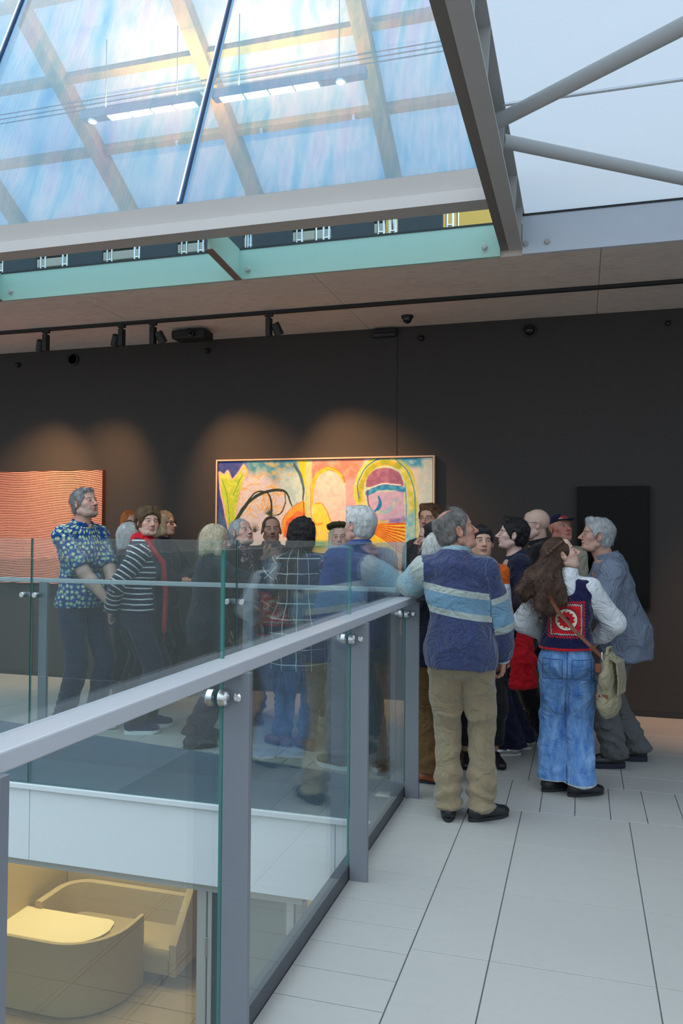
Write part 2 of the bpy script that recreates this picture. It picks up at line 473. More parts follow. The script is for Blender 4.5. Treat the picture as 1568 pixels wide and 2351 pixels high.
# leaning glass wall over the void
def M_dichroic():
    m, g, out = new_mat('iridescent_glass')
    p = g.obj()
    q = g.n('ShaderNodeMapping'); g.put(q.inputs[0], p)
    q.inputs['Rotation'].default_value = (0, 0, math.radians(24)); q.inputs['Scale'].default_value = (3.0, 0.55, 1)
    n1 = g.noise(q.outputs[0], 1.5, 5, 0.62, 0.5); n2 = g.noise(p, 0.9, 3)
    c = g.ramp(n1, [(0.25, (0.28, 0.66, 0.90)), (0.40, (0.54, 0.84, 0.94)), (0.52, (0.92, 0.97, 0.98)), (0.64, (0.90, 0.86, 0.96)), (0.78, (0.46, 0.82, 0.92))])
    c = g.mix(g.ramp(n2, [(0.46, (0, 0, 0)), (0.66, (0.8, 0.8, 0.8))]), c, (0.86, 0.92, 0.96))
    q2 = g.n('ShaderNodeMapping'); g.put(q2.inputs[0], p); q2.inputs['Rotation'].default_value = (0, 0, math.radians(24)); q2.inputs['Scale'].default_value = (22.0, 2.2, 1)
    n3 = g.noise(q2.outputs[0], 1.5, 3, 0.6, 0.3)
    c = g.mix(g.m('MULTIPLY', g.ramp(n3, [(0.45, (0, 0, 0)), (0.62, (1, 1, 1))]), 0.30), c, (0.46, 0.80, 0.92))
    fr = schlick(g)
    tr = g.n('ShaderNodeBsdfTransparent'); g.put(tr.inputs[0], c)
    gl = g.n('ShaderNodeBsdfGlossy'); gl.inputs['Roughness'].default_value = 0.03; g.put(gl.inputs[0], (0.8, 0.9, 1.0))
    mx = g.n('ShaderNodeMixShader'); g.put(mx.inputs[0], g.m('MULTIPLY', fr, 1.3))
    g.t.links.new(tr.outputs[0], mx.inputs[1]); g.t.links.new(gl.outputs[0], mx.inputs[2]); g.t.links.new(mx.outputs[0], out.inputs[0])
    return m
MAT_DICH = M_dichroic()
MAT_DICH_EDGE = M_plain('glass_wall_edge', (0.10, 0.38, 0.62), 0.15)
gw = empty('glass_wall', (0, 4.94, 3.765)); tag(gw, 'leaning iridescent blue glass wall above the void with a silver mullion', 'glass wall')
gw.rotation_euler = (math.radians(68.1), 0, 0)
for a, b_ in ((-8.9, -6.865), (-6.81, -4.755), (-4.70, -2.662), (-2.612, -0.533)):
    pane(gw, (a, 0, -0.015), (b_, 3.2, 0.015), MAT_DICH, MAT_DICH_EDGE, 2, 'pane')
for x in (-6.837, -4.727, -2.637):
    mu = MB().box(x - 0.010, x + 0.010, 0.0, 3.2, -0.02, 0.03).build('mullion', M_plain('mullion_blue', srgb(70, 95, 130), 0.3, 0.3), gw)
    MB().box(x - 0.006, x + 0.006, 0.0, 3.2, 0.03, 0.042, b=0.002).build('silver_cap', MAT_CHROME, mu)
tr_ = MB(); tr_.prism([(-9.0, 4.90, 3.56), (-9.0, 4.90, 3.635), (-9.0, 4.945, 3.655), (-9.0, 4.915, 3.765), (-9.0, 5.06, 3.765), (-9.0, 5.06, 3.56)], (8.465, 0, 0))
o = tr_.build('transom_beam', MAT_BEAM); tag(o, 'long grey transom beam carrying the leaning glass wall', 'beam')

# pitched skylight beyond the glass wall
sk = empty('skylight', (0, 10.03, 6.165)); tag(sk, 'pitched skylight with tan rafters and sky beyond, behind the iridescent glass', 'skylight')
sk.rotation_euler = (math.radians(-31), 0, 0)          # local -Y climbs towards the viewer
MAT_RAFT = M_plain('tan_rafter', srgb(152, 138, 122), 0.6, 0, 0.06, 6)
RX = [-11.7, -9.85, -7.98, -6.13, -4.215, -2.30, -0.40, 1.5]
for x in RX:
    MB().box(x - 0.085, x + 0.085, -4.2, 0.4, -0.20, 0.0, b=0.006).build('rafter', MAT_RAFT, sk)
PY = [0.12, -0.90, -1.87, -2.75, -3.65]
for y in PY:
    MB().box(RX[0], RX[-1], y - 0.045, y + 0.045, -0.13, 0.0, b=0.004).build('purlin', MAT_RAFT, sk)
m, g, out = new_mat('skylight_pane')
tr = g.n('ShaderNodeBsdfTransparent'); g.put(tr.inputs[0], (0.44, 0.53, 0.62))
df = g.n('ShaderNodeBsdfDiffuse'); g.put(df.inputs[0], (0.92, 0.90, 0.86))
mx = g.n('ShaderNodeMixShader'); mx.inputs[0].default_value = 0.30
g.t.links.new(tr.outputs[0], mx.inputs[1]); g.t.links.new(df.outputs[0], mx.inputs[2]); g.t.links.new(mx.outputs[0], out.inputs[0])
MAT_SKYP = m
PYs = sorted(PY + [-4.2])
for a, b_ in zip(RX[:-1], RX[1:]):
    for c, d in zip(PYs[:-1], PYs[1:]):
        MB().box(a + 0.07, b_ - 0.07, c + 0.03, d - 0.03, -0.02, -0.01).build('pane', MAT_SKYP, sk)
for k in range(3):
    MB().tube([(RX[0], -1.66 + 0.055 * k, -0.24), (RX[-1], -1.66 + 0.055 * k, -0.24)], 0.008, 8).build('conduit', M_plain('conduit_dark', srgb(70, 78, 95), 0.5), sk)

for x in (-6.08, -4.96, -3.80, -2.61):
    MB().lathe([(0.03, -0.13), (0.034, -0.15), (0.022, -0.175)], 'Z', 12, 0, (x, -0.90, 0)).build('purlin_clip', MAT_CHROME, sk, True)
# pendant strip lights under the skylight
def emis(name, col, s):
    if name in _MC: return _MC[name]
    m, g, out = new_mat(name); e = g.n('ShaderNodeEmission'); g.put(e.inputs[0], col); e.inputs[1].default_value = s
    g.t.links.new(e.outputs[0], out.inputs[0]); _MC[name] = m; return m
def strip_light(x0, x1, lx0, lx1, sx, lab):
    t = empty('strip_light', (0, 8.0, 6.27)); tag(t, lab, 'pendant lamp', 'strip lights behind the glass')
    HM = M_plain('strip_housing', srgb(120, 125, 140), 0.45)
    MB().box(x0, x1, -0.06, 0.06, 0.0, 0.10, b=0.006).build('housing', HM, t)
    n = 4; w = (lx1 - lx0) / n
    for k in range(n):
        MB().box(lx0 + k * w + 0.014, lx0 + (k + 1) * w - 0.014, -0.05, 0.05, -0.012, 0.0).build('diffuser', emis('warm_diffuser', (1.0, 0.90, 0.72), 3.0), t)
    s = MB().lathe([(0.055, 0.0), (0.055, -0.02), (0.045, -0.02)], 'Z', 20, 0, (sx, 0, 0.0)).build('spot_ring', M_plain('spot_ring', (0.8, 0.8, 0.78), 0.3), t, True)
    MB().lathe([(0.040, -0.018), (0.036, -0.026)], 'Z', 16, 0, (sx, 0, 0)).build('spot_lens', emis('warm_lens', (1.0, 0.92, 0.8), 9.0), s)
    for xx in (x0 + 0.3, x1 - 0.3):
        MB().tube([(xx, 0, 0.1), (xx, 0, 0.92)], 0.006, 6).build('suspension', HM, t)
    la = bpy.data.lights.new('uplight', 'AREA'); la.shape = 'RECTANGLE'; la.size = (lx1 - lx0) * 1.05; la.size_y = 0.1
    la.color = (1.0, 0.52, 0.15); la.energy = 24
    lo = bpy.data.objects.new('uplight', la); COL.objects.link(lo); lo.parent = t
    lo.location = ((lx0 + lx1) / 2, 0, 0.115); lo.rotation_euler = (math.radians(180 - 30), 0, 0)
strip_light(-5.54, -4.03, -5.20, -4.08, -5.41, 'left warm pendant strip light behind the iridescent glass')
strip_light(-3.88, -2.14, -3.80, -2.65, -2.42, 'right warm pendant strip light behind the iridescent glass')

# upper storey glimpsed under the transom: floor, back partition, a row of chairs
struct(MB().box(-9.0, 4.5, 5.62, 9.0, 3.64, 3.66).build('floor', M_plain('upper_floor', srgb(70, 72, 70), 0.5)))
struct(MB().box(-9.0, -1.9, 7.9, 7.95, 3.66, 4.98).build('wall_upper', M_plain('upper_dark', srgb(84, 92, 86), 0.7)))
uw = struct(MB().box(-1.9, 4.5, 7.9, 7.95, 3.66, 4.98).build('wall_upper', M_plain('upper_olive', srgb(226, 190, 96), 0.7)))
for k in range(9):
    MB().box(-9.0, -1.9, 7.86, 7.90, 3.78 + k * 0.13, 3.78 + k * 0.13 + 0.10, b=0.01).build('slat', M_plain('upper_slat', srgb(168, 172, 158), 0.5), uw)
MC_ = M_plain('chair_tube', (0.75, 0.80, 0.80), 0.25, 0.9); MS_ = M_plain('chair_shell', srgb(52, 62, 66), 0.5)
places = ['at the far left of the upper floor', 'second from the left on the upper floor', 'third from the left on the upper floor', 'left of the slanted fin on the upper floor', 'just right of the slanted fin on the upper floor', 'fourth of the row, right of the fin', 'nearest the main beam on the upper floor']
for i, cx in enumerate((-4.64, -3.99, -3.30, -2.72, -2.31, -1.66, -1.14)):
    c = empty('chair', (cx, 6.05, 3.66)); tag(c, 'grey chair with pale tube legs ' + places[i], 'chair', 'chairs on the upper floor')
    MB().box(-0.19, 0.19, -0.20, 0.20, 0.40, 0.43, b=0.01).build('seat', MS_, c)
    MB().box(-0.17, 0.17, -0.235, -0.215, 0.06, 0.40, b=0.008).build('backrest', MS_, c)
    for sx in (-0.215, 0.215):
        b = MB(); b.tube([(sx - 0.022, -0.2, 0.0), (sx - 0.022, -0.2, 0.42)], 0.009, 8); b.tube([(sx + 0.022, -0.2, 0.0), (sx + 0.022, -0.2, 0.42)], 0.009, 8)
        b.tube([(sx - 0.022, -0.2, 0.13), (sx + 0.022, -0.2, 0.13)], 0.008, 8); b.tube([(sx, 0.2, 0.0), (sx, 0.2, 0.42)], 0.009, 8)
        b.tube([(sx, -0.2, 0.41), (sx, 0.2, 0.41)], 0.009, 8)
        b.build('leg_frame', MC_, c, True)
# ================================================================== lower storey seen through the void
LZ = -3.72
def M_fabric_wall(name, c1, c2):
    m, g, out = new_mat(name); p = g.geo()
    n = g.noise(p, 300, 2, 0.7); n2 = g.noise(p, 40, 3)
    pbsdf(g, out, g.mix(g.mix(0.5, n, n2), c1, c2), 0.95, 0, g.bump(n, 0.4, 0.002), 0.1)
    return m
MAT_FELT = M_fabric_wall('felt_tan', srgb(168, 148, 112), srgb(196, 178, 140))
lf = struct(MB().box(-9.0, 4.5, -9.1, 10.4, LZ - 0.2, LZ - 0.004).build('floor', M_plain('lower_grout', srgb(110, 96, 78), 0.8)))
m, g, out = new_mat('lower_plank'); p = g.geo()
nn = g.noise(g.v('MULTIPLY', p, (3, 40, 1)), 3, 4, 0.6)
oi = g.n('ShaderNodeObjectInfo').outputs['Random']
pbsdf(g, out, g.mix(oi, g.mix(nn, srgb(158, 136, 108), srgb(190, 168, 138)), srgb(176, 154, 124)), 0.55, 0, g.bump(nn, 0.1, 0.002))
pm = MB().box(-0.597, 0.597, -0.147, 0.147, -0.004, 0.0).mesh('plank'); pm.materials.append(m)
for j in range(18):
    for i in range(6):
        t = bpy.data.objects.new('plank', pm); COL.objects.link(t); t.parent = lf
        t.location = (-8.2 + i * 1.2 + (0.6 if j % 2 else 0), 4.95 + j * 0.3, LZ)
struct(MB().box(-9.0, 4.5, 10.4, 10.6, LZ, -0.2).build('wall_lower', M_plain('lower_wall', srgb(196, 178, 140), 0.8)))

# meeting booth: tall felt back, curved low screen, table, sofa
def ribbon(path, z0, z1, th, n=1):
    """upright wall following a plan path"""
    b = MB(); P = [Vector((x, y, 0)) for x, y in path]; L = []
    for i, p in enumerate(P):
        t = (P[min(i + 1, len(P) - 1)] - P[max(i - 1, 0)]).normalized(); nrm = Vector((-t.y, t.x, 0))
        L.append((p + nrm * th / 2, p - nrm * th / 2))
    vs = []
    for i, (a, c) in enumerate(L):
        zt = z1[i] if isinstance(z1, list) else z1
        vs += [(a.x, a.y, z0), (a.x, a.y, zt - 0.01), ((a.x * 2 + c.x) / 3, (a.y * 2 + c.y) / 3, zt), ((a.x + 2 * c.x) / 3, (a.y + 2 * c.y) / 3, zt), (c.x, c.y, zt - 0.01), (c.x, c.y, z0)]
    fs = []
    for i in range(len(L) - 1):
        for k in range(5): fs.append((i * 6 + k, i * 6 + k + 1, i * 6 + 6 + k + 1, i * 6 + 6 + k))
    fs.append((0, 1, 2, 3, 4, 5)); q = (len(L) - 1) * 6; fs.append((q + 5, q + 4, q + 3, q + 2, q + 1, q))
    return b.add(vs, fs)
def arc(cx, cy, r, a0, a1, n=12):
    return [(cx + r * math.cos(math.radians(a0 + (a1 - a0) * k / n)), cy + r * math.sin(math.radians(a0 + (a1 - a0) * k / n))) for k in range(n + 1)]
bt = empty('booth_screen', (0, 0, 0)); tag(bt, 'low curved grey felt screen wrapping the booth table downstairs', 'screen')
path = [(-7.6, 7.62)] + arc(-5.50, 8.20, 0.60, -90, -5) + [(-4.90, 8.46)]
ribbon(path, LZ + 0.02, -2.92, 0.05).build('screen', MAT_FELT, bt, True)
ta = empty('booth_table', (0, 0, 0)); tag(ta, 'pale rounded table top glowing inside the felt screen downstairs', 'table')
b = MB(); pts = [(-7.3, 7.68)] + arc(-5.52, 8.10, 0.42, -90, 0, 8)[0:] + arc(-5.25, 8.20, 0.12, 0, 90, 6) + [(-7.3, 8.32)]
b.prism([(x, y, -3.0) for x, y in pts], (0, 0, 0.03)); b.build('table_top', M_plain('table_cream', srgb(238, 220, 176), 0.4), ta)
MB().tube([(-5.9, 8.0, LZ), (-5.9, 8.0, -3.0)], 0.04, 14).build('leg', MAT_STEEL, ta, True)
so = empty('booth_sofa', (0, 0, 0)); tag(so, 'tan felt sofa with rounded back behind the booth table downstairs', 'sofa')
MB().box(-6.1, -4.52, 8.42, 9.02, -3.42, -3.26, b=0.05).build('seat', MAT_FELT, so, True)
MB().box(-6.1, -4.56, 8.46, 9.0, -3.58, -3.42, b=0.01).build('seat_base', MAT_FELT, so, True)
ribbon([(-6.20, 8.30)] + arc(-5.90, 8.70, 0.30, 180, 90, 8) + [(-4.62, 9.0)] , LZ + 0.14, -2.88, 0.09).build('backrest', MAT_FELT, so, True)
ribbon([(-4.50, 9.02), (-4.50, 8.45)], LZ + 0.14, [-2.60, -3.22], 0.09).build('armrest', MAT_FELT, so, True)
for x, y in ((-4.65, 8.5), (-5.9, 8.5), (-4.65, 8.95), (-5.9, 8.95)):
    MB().tube([(x, y, LZ), (x, y, LZ + 0.16)], 0.018, 10).build('leg', MAT_DARKGASKET, so, True)
hb = empty('booth_enclosure', (0, 0, 0)); tag(hb, 'tall tan felt back panels enclosing the booth downstairs', 'screen')
ribbon([(-6.35, 9.12), (-4.40, 9.12)], LZ, -1.75, 0.07).build('back_panel', MAT_FELT, hb, True)
ribbon([(-6.40, 7.66), (-6.40, 9.12)], LZ, -1.75, 0.07).build('side_panel', MAT_FELT, hb, True)
# glazed partition of the lower storey
MAT_FR = M_plain('frame_grey', srgb(176, 172, 164), 0.5); MAT_DK = M_plain('frame_dark', srgb(44, 48, 54), 0.4)
lp = empty('lower_partition', (0, 4.78, LZ)); tag(lp, 'glazed partition with pale frames and a hinged door downstairs', 'partition')
H_ = -0.69 - LZ
pane(lp, (-8.9, -0.006, 0.0), (-2.36, 0.006, H_), M_glass('lower_glass', (0.93, 0.95, 0.94), 0.8), MAT_GLASS_EDGE, 1, 'glass_panel')
for x0, x1, mt in ((-2.35, -2.285, MAT_FR), (-2.275, -2.245, MAT_FR), (-2.245, -2.17, MAT_DK), (-1.745, -1.695, MAT_FR), (-1.685, -1.64, M_plain('frame_mid', srgb(150, 146, 140), 0.5))):
    MB().box(x0, x1, -0.05, 0.05, 0, H_, b=0.004).build('frame_post', mt, lp)
MB().box(-2.17, -1.75, -0.02, 0.02, 0, H_).build('door_leaf', M_plain('leaf_grey', srgb(120, 122, 116), 0.35), lp)
MB().box(-2.288, -2.272, -0.058, -0.048, 2.55, 2.68, b=0.002).build('hinge', MAT_CHROME, lp)
MB().box(-9.0, -1.64, -0.06, 0.06, H_ - 0.06, H_).build('head_rail', MAT_FR, lp)
struct(MB().box(-1.9, -1.85, 4.9, 10.4, LZ, -0.68).build('wall_inner', M_plain('inner_wall', srgb(226, 196, 138), 0.8)))
for x, y, e, sx, sy in ((-5.6, 8.2, 44, 1.6, 0.9), (-0.9, 7.0, 26, 1.2, 1.2)):
    la = bpy.data.lights.new('ceiling_lamp', 'AREA'); la.shape = 'RECTANGLE'; la.size = sx; la.size_y = sy; la.color = (1.0, 0.80, 0.50); la.energy = e
    t = empty('ceiling_lamp', (x, y, -0.72)); tag(t, 'warm flat ceiling lamp over the booth downstairs' if x < -3 else 'warm flat ceiling lamp beyond the inner wall downstairs', 'lamp')
    MB().box(-sx / 2 - 0.03, sx / 2 + 0.03, -sy / 2 - 0.03, sy / 2 + 0.03, 0.0, 0.04).build('housing', MAT_FR, t)
    lo = bpy.data.objects.new('ceiling_lamp_light', la); COL.objects.link(lo); lo.parent = t; lo.location = (0, 0, -0.01)

# ================================================================== track lights and wall fittings
tk = MB().box(-9.0, 4.5, 6.425, 6.465, CEIL_Z - 0.028, CEIL_Z, b=0.002).build('light_track', MAT_BLACK)
tag(tk, 'long black lighting track along the concrete soffit', 'light track')
def track_lamp(x, ax, ay, az, lab, en, size=50, col=(1.0, 0.55, 0.25), blend=1.0):
    t = empty('track_spotlight', (x, 6.445, CEIL_Z - 0.028)); tag(t, lab, 'spotlight', 'black track spotlights')
    MB().box(-0.035, 0.035, -0.016, 0.016, -0.022, 0.0, b=0.002).build('adapter', MAT_BLACK, t)
    MB().box(-0.022, 0.022, -0.03, 0.03, -0.19, -0.035, b=0.003).tube([(0, 0, -0.04), (0, 0, -0.015)], 0.012, 10).build('driver', MAT_BLACK, t)
    tgt = Vector((ax, ay, az)); base = Vector((x + (0.07 if ax > x else -0.07), 6.46, CEIL_Z - 0.16))
    d = (tgt - base).normalized()
    q = d.to_track_quat('-Z', 'Y')
    hd = MB().lathe([(0.030, 0.055), (0.038, 0.05), (0.040, -0.05), (0.034, -0.055), (0.030, -0.035)], 'Z', 20).build('head', MAT_BLACK, t, True)
    hd.location = base - t.location; hd.rotation_euler = q.to_euler()
    MB().tube([(0, 0, -0.13), tuple(base - t.location)], 0.010, 8).build('arm', MAT_BLACK, t)
    la = bpy.data.lights.new('spot_beam', 'SPOT'); la.energy = en; la.color = col; la.spot_size = math.radians(size); la.spot_blend = blend; la.shadow_soft_size = 0.03
    lo = bpy.data.objects.new('spot_beam', la); COL.objects.link(lo); lo.parent = t
    lo.location = base - t.location + d * 0.07; lo.rotation_euler = q.to_euler()
track_lamp(-4.83, -5.6, 7.2, 1.5, 'black track spotlight farthest left on the soffit', 110, 66)
track_lamp(-4.02, -4.95, 7.2, 1.5, 'black track spotlight second from the left on the soffit', 95, 64)
track_lamp(-3.70, -2.95, 7.2, 1.55, 'black track spotlight beside the flat black ceiling box', 95, 68)
track_lamp(-2.58, -1.85, 7.2, 1.5, 'black track spotlight standing alone near the painting', 120, 68)
track_lamp(1.55, 0.95, 7.05, 0.0, 'black track spotlight off to the right, washing the floor by the wall', 90, 40, (1.0, 0.50, 0.24))
e = empty('ceiling_box', (-3.52, 6.86, CEIL_Z)); tag(e, 'flat black projector box hung under the soffit above the wall', 'projector')
MB().box(-0.17, 0.17, -0.10, 0.10, -0.10, -0.02, b=0.012).build('body', MAT_BLACK, e)
MB().lathe([(0.03, 0.0), (0.03, -0.03), (0.02, -0.035)], 'Y', 16, 0, (0.05, -0.10, -0.065)).build('lens', MAT_GLOSSBLACK, e)
MB().box(-0.04, 0.04, -0.04, 0.04, -0.02, 0.0).build('mount', MAT_BLACK, e)
def puck(name, lab, cat, x, y, z, r, axis, dome):
    e = empty(name, (x, y, z)); tag(e, lab, cat)
    s = -1
    MB().lathe([(r, 0.0), (r, s * 0.02), (r * 0.85, s * 0.026)], axis, 24).build('base', MAT_BLACK, e, True)
    if dome: MB().lathe([(r * 0.8 * math.cos(a), s * (0.024 + dome * math.sin(a))) for a in [k * math.pi / 2 / 6 for k in range(6)]] , axis, 20).build('dome', MAT_GLOSSBLACK, e, True)
    else: MB().lathe([(r * 0.8, s * 0.026), (r * 0.3, s * 0.022)], axis, 20).build('grille', M_plain('grille_black', (0.004, 0.004, 0.004), 0.9), e, True)
    return e
puck('wall_speaker', 'round black speaker set high in the wall at left', 'speaker', -5.10, WALL_Y, 3.32, 0.062, 'Y', 0)
puck('wall_sensor', 'small black sensor high on the wall at the far left', 'sensor', -5.785, WALL_Y, 3.30, 0.028, 'Y', 0.02)
puck('wall_sensor', 'small black sensor high on the wall left of the painting', 'sensor', -3.56, WALL_Y, 3.323, 0.028, 'Y', 0.02)
puck('wall_sensor', 'small black sensor just right of the wall joint', 'sensor', -1.41, WALL_Y, 3.315, 0.030, 'Y', 0.02)
puck('dome_camera', 'round black dome camera high on the right of the wall', 'camera', -0.438, WALL_Y, 3.321, 0.060, 'Y', 0.05)
puck('wall_sensor', 'small black sensor high at the right end of the wall', 'sensor', 0.70, WALL_Y, 3.31, 0.024, 'Y', 0.015)
puck('dome_camera', 'small black dome camera under the concrete soffit', 'camera', -1.464, 6.907, CEIL_Z, 0.052, 'Z', 0.045)
e = empty('emergency_light', (-1.75, WALL_Y, 3.385)); tag(e, 'oblong black light fitting at the top of the wall joint', 'wall lamp')
MB().box(-0.115, 0.115, -0.055, 0.0, -0.045, 0.04, b=0.018).build('body', MAT_BLACK, e, True)
MB().box(-0.10, 0.10, -0.062, -0.05, -0.03, -0.005, b=0.004).build('lens', MAT_GLOSSBLACK, e, True)

# ================================================================== artworks
def grid_art(name, parent, x0, x1, z0, z1, y, rgb, disp=None):
    """flat picture surface whose print is carried by a fine colour grid; rgb: (rows, cols, 3) top row first, linear"""
    nr, nc = rgb.shape[:2]
    X, Z = np.meshgrid(np.linspace(x0, x1, nc), np.linspace(z1, z0, nr))
    Y = np.full_like(X, y) if disp is None else y - disp
    co = np.stack([X, Y, Z], -1).reshape(-1, 3)
    idx = np.arange(nr * nc).reshape(nr, nc)
    q = np.stack([idx[1:, :-1], idx[1:, 1:], idx[:-1, 1:], idx[:-1, :-1]], -1).reshape(-1, 4)
    me = np_mesh(name, co, q)
    set_col(me, 'col', np.concatenate([rgb.reshape(-1, 3), np.ones((nr * nc, 1))], 1))
    return me
def np_mesh(name, co, quads, smooth=True):
    me = bpy.data.meshes.new(name)
    me.vertices.add(len(co)); me.vertices.foreach_set('co', np.ascontiguousarray(co, dtype=np.float32).ravel())
    n = len(quads); k = quads.shape[1]
    me.loops.add(n * k); me.loops.foreach_set('vertex_index', np.ascontiguousarray(quads, dtype=np.int32).ravel())
    me.polygons.add(n); me.polygons.foreach_set('loop_start', np.arange(0, n * k, k, dtype=np.int32))
    me.polygons.foreach_set('use_smooth', np.full(n, smooth))
    me.update(calc_edges=True)
    return me
def set_col(me, name, arr):
    a = me.attributes.new(name, 'FLOAT_COLOR', 'POINT'); a.data.foreach_set('color', np.ascontiguousarray(arr, dtype=np.float32).ravel())
def set_vec(me, name, arr):
    a = me.attributes.new(name, 'FLOAT_VECTOR', 'POINT'); a.data.foreach_set('vector', np.ascontiguousarray(arr, dtype=np.float32).ravel())
_LAT = np.random.RandomState(3).rand(32, 32, 32).astype(np.float32)
def vnoise(P):
    """value noise 0..1 on points (N,3)"""
    P = np.asarray(P, dtype=np.float32); i = np.floor(P).astype(np.int32); f = P - i; f = f * f * (3 - 2 * f)
    i0 = i & 31; i1 = (i + 1) & 31
    r = 0
    for a in (0, 1):
        for b in (0, 1):
            for c in (0, 1):
                w = (f[..., 0] if a else 1 - f[..., 0]) * (f[..., 1] if b else 1 - f[..., 1]) * (f[..., 2] if c else 1 - f[..., 2])
                r = r + w * _LAT[(i1 if a else i0)[..., 0], (i1 if b else i0)[..., 1], (i1 if c else i0)[..., 2]]
    return r
def fbm(P, oct=3):
    r = 0; a = 0.5; t = 0
    for k in range(oct): r = r + a * vnoise(P * 2 ** k + 7.3 * k); t += a; a *= 0.5
    return r / t
def M_vcol(name, rough=0.6, bump=0.0, bscale=300, spec=0.4):
    if name in _MC: return _MC[name]
    m, g, out = new_mat(name)
    pbsdf(g, out, g.attr('col')[0], rough, 0, g.bump(g.noise(g.obj(), bscale, 3), bump, 0.002) if bump else None, spec)
    _MC[name] = m; return m

# --- painting: abstract, in picture units 0..1465 across, 0..814 down
def paint_abstract(nc=430):
    Wd, Hd = 1465.0, 814.0; nr = int(nc * Hd / Wd)
    X, Y = np.meshgrid(np.linspace(0, Wd, nc), np.linspace(0, Hd, nr))
    q = lambda s, o=0: fbm(np.stack([X / s + o, Y / s + o * 1.7, np.full_like(X, o)], -1), 4)
    wx = X + (q(60, 1) - 0.5) * 12; wy = Y + (q(60, 5) - 0.5) * 12
    SX = X + (q(40, 2) - .5) * 8; SY = Y + (q(40, 6) - .5) * 8
    S = lambda *c: np.array(srgb(*c))
    img = np.zeros((nr, nc, 3)) + S(222, 205, 190)
    br = q(26, 3)[..., None]; br2 = q(14, 8)[..., None]
    def lay(mask, col, col2=None, v=1.0):
        nonlocal img
        c = np.array(col) if col2 is None else np.array(col) * (1 - np.clip((br - 0.42) * 2.6, 0, 0.8)) + np.array(col2) * np.clip((br - 0.42) * 2.6, 0, 0.8)
        c = c * (0.80 + 0.24 * br2)
        m = np.clip(mask, 0, 1)[..., None] * v
        img = img * (1 - m) + c * m
    def poly(pts, soft=3.0):
        P = np.array(pts, float); inside = np.zeros(X.shape, bool); dmin = np.full(X.shape, 1e9)
        n = len(P)
        for i in range(n):
            a, b = P[i], P[(i + 1) % n]
            c = ((a[1] > wy) != (b[1] > wy)) & (wx < (b[0] - a[0]) * (wy - a[1]) / (b[1] - a[1] + 1e-9) + a[0])
            inside ^= c
            t = np.clip(((wx - a[0]) * (b[0] - a[0]) + (wy - a[1]) * (b[1] - a[1])) / (np.sum((b - a) ** 2) + 1e-9), 0, 1)
            dmin = np.minimum(dmin, np.hypot(wx - a[0] - t * (b[0] - a[0]), wy - a[1] - t * (b[1] - a[1])))
        sd = np.where(inside, -dmin, dmin)
        return np.clip(0.5 - sd / soft, 0, 1), sd
    def stroke(pts, w, soft=2.5):
        P = np.array(pts, float); d = np.full(X.shape, 1e9)
        # catmull-rom resample
        Q = []
        for i in range(len(P) - 1):
            p0, p1, p2, p3 = P[max(i - 1, 0)], P[i], P[i + 1], P[min(i + 2, len(P) - 1)]
            for t in np.linspace(0, 1, 7)[:-1]:
                Q.append(0.5 * (2 * p1 + (p2 - p0) * t + (2 * p0 - 5 * p1 + 4 * p2 - p3) * t * t + (3 * p1 - p0 - 3 * p2 + p3) * t ** 3))
        Q.append(P[-1]); Q = np.array(Q)
        ww = np.interp(np.linspace(0, 1, len(Q)), np.linspace(0, 1, len(w)), w) if isinstance(w, (list, tuple)) else np.full(len(Q), w)
        mg = ww.max() / 2 + soft + 6
        c0, c1 = np.searchsorted(X[0], [Q[:, 0].min() - mg, Q[:, 0].max() + mg]); r0, r1 = np.searchsorted(Y[:, 0], [Q[:, 1].min() - mg, Q[:, 1].max() + mg])
        if c1 <= c0 or r1 <= r0: return np.zeros(X.shape)
        sx = SX[r0:r1, c0:c1]; sy = SY[r0:r1, c0:c1]; d = d[r0:r1, c0:c1]
        for i in range(len(Q) - 1):
            a, b = Q[i], Q[i + 1]
            t = np.clip(((sx - a[0]) * (b[0] - a[0]) + (sy - a[1]) * (b[1] - a[1])) / (np.sum((b - a) ** 2) + 1e-9), 0, 1)
            d = np.minimum(d, np.hypot(sx - a[0] - t * (b[0] - a[0]), sy - a[1] - t * (b[1] - a[1])) - (ww[i] * (1 - t) + ww[i + 1] * t) / 2)
        full = np.zeros(X.shape); full[r0:r1, c0:c1] = np.clip(0.5 - d / soft, 0, 1)
        return full
    box = lambda x0, x1, y0, y1: [(x0, y0), (x1, y0), (x1, y1), (x0, y1)]
    # grounds
    lay(poly(box(-30, 220, -30, 850), 30)[0], S(52, 70, 140), S(92, 84, 150))
    lay(poly([(0, 330), (120, 420), (130, 850), (-40, 850)], 30)[0], S(84, 110, 140), S(50, 80, 130))
    lay(poly([(180, -30), (580, -30), (600, 140), (430, 190), (240, 120)], 60)[0], S(70, 146, 168), S(150, 190, 170))
    lay(poly([(420, 60), (640, 60), (640, 340), (520, 330), (440, 220)], 50)[0], S(196, 214, 204), S(160, 196, 200))
    lay(poly([(150, 120), (330, 70), (450, 170), (520, 330), (470, 440), (250, 560), (120, 420)], 60)[0], S(226, 210, 196), S(214, 204, 220))
    for k in range(34):
        a = RNG.rand() * 6.28; cx, cy = 160 + RNG.rand() * 300, 90 + RNG.rand() * 300; L = 20 + RNG.rand() * 34
        lay(stroke([(cx - L * math.cos(a), cy - L * math.sin(a)), (cx + 8 * math.sin(a), cy - 8 * math.cos(a)), (cx + L * math.cos(a), cy + L * math.sin(a))], 8), S(240, 170, 70), S(236, 200, 90), 0.85)
    for k in range(10):
        cx, cy = 250 + RNG.rand() * 260, 10 + RNG.rand() * 80
        lay(stroke([(cx, cy), (cx + 24, cy + 8), (cx + 44, cy - 4)], 12, 14), S(226, 190, 80), None, 0.6)
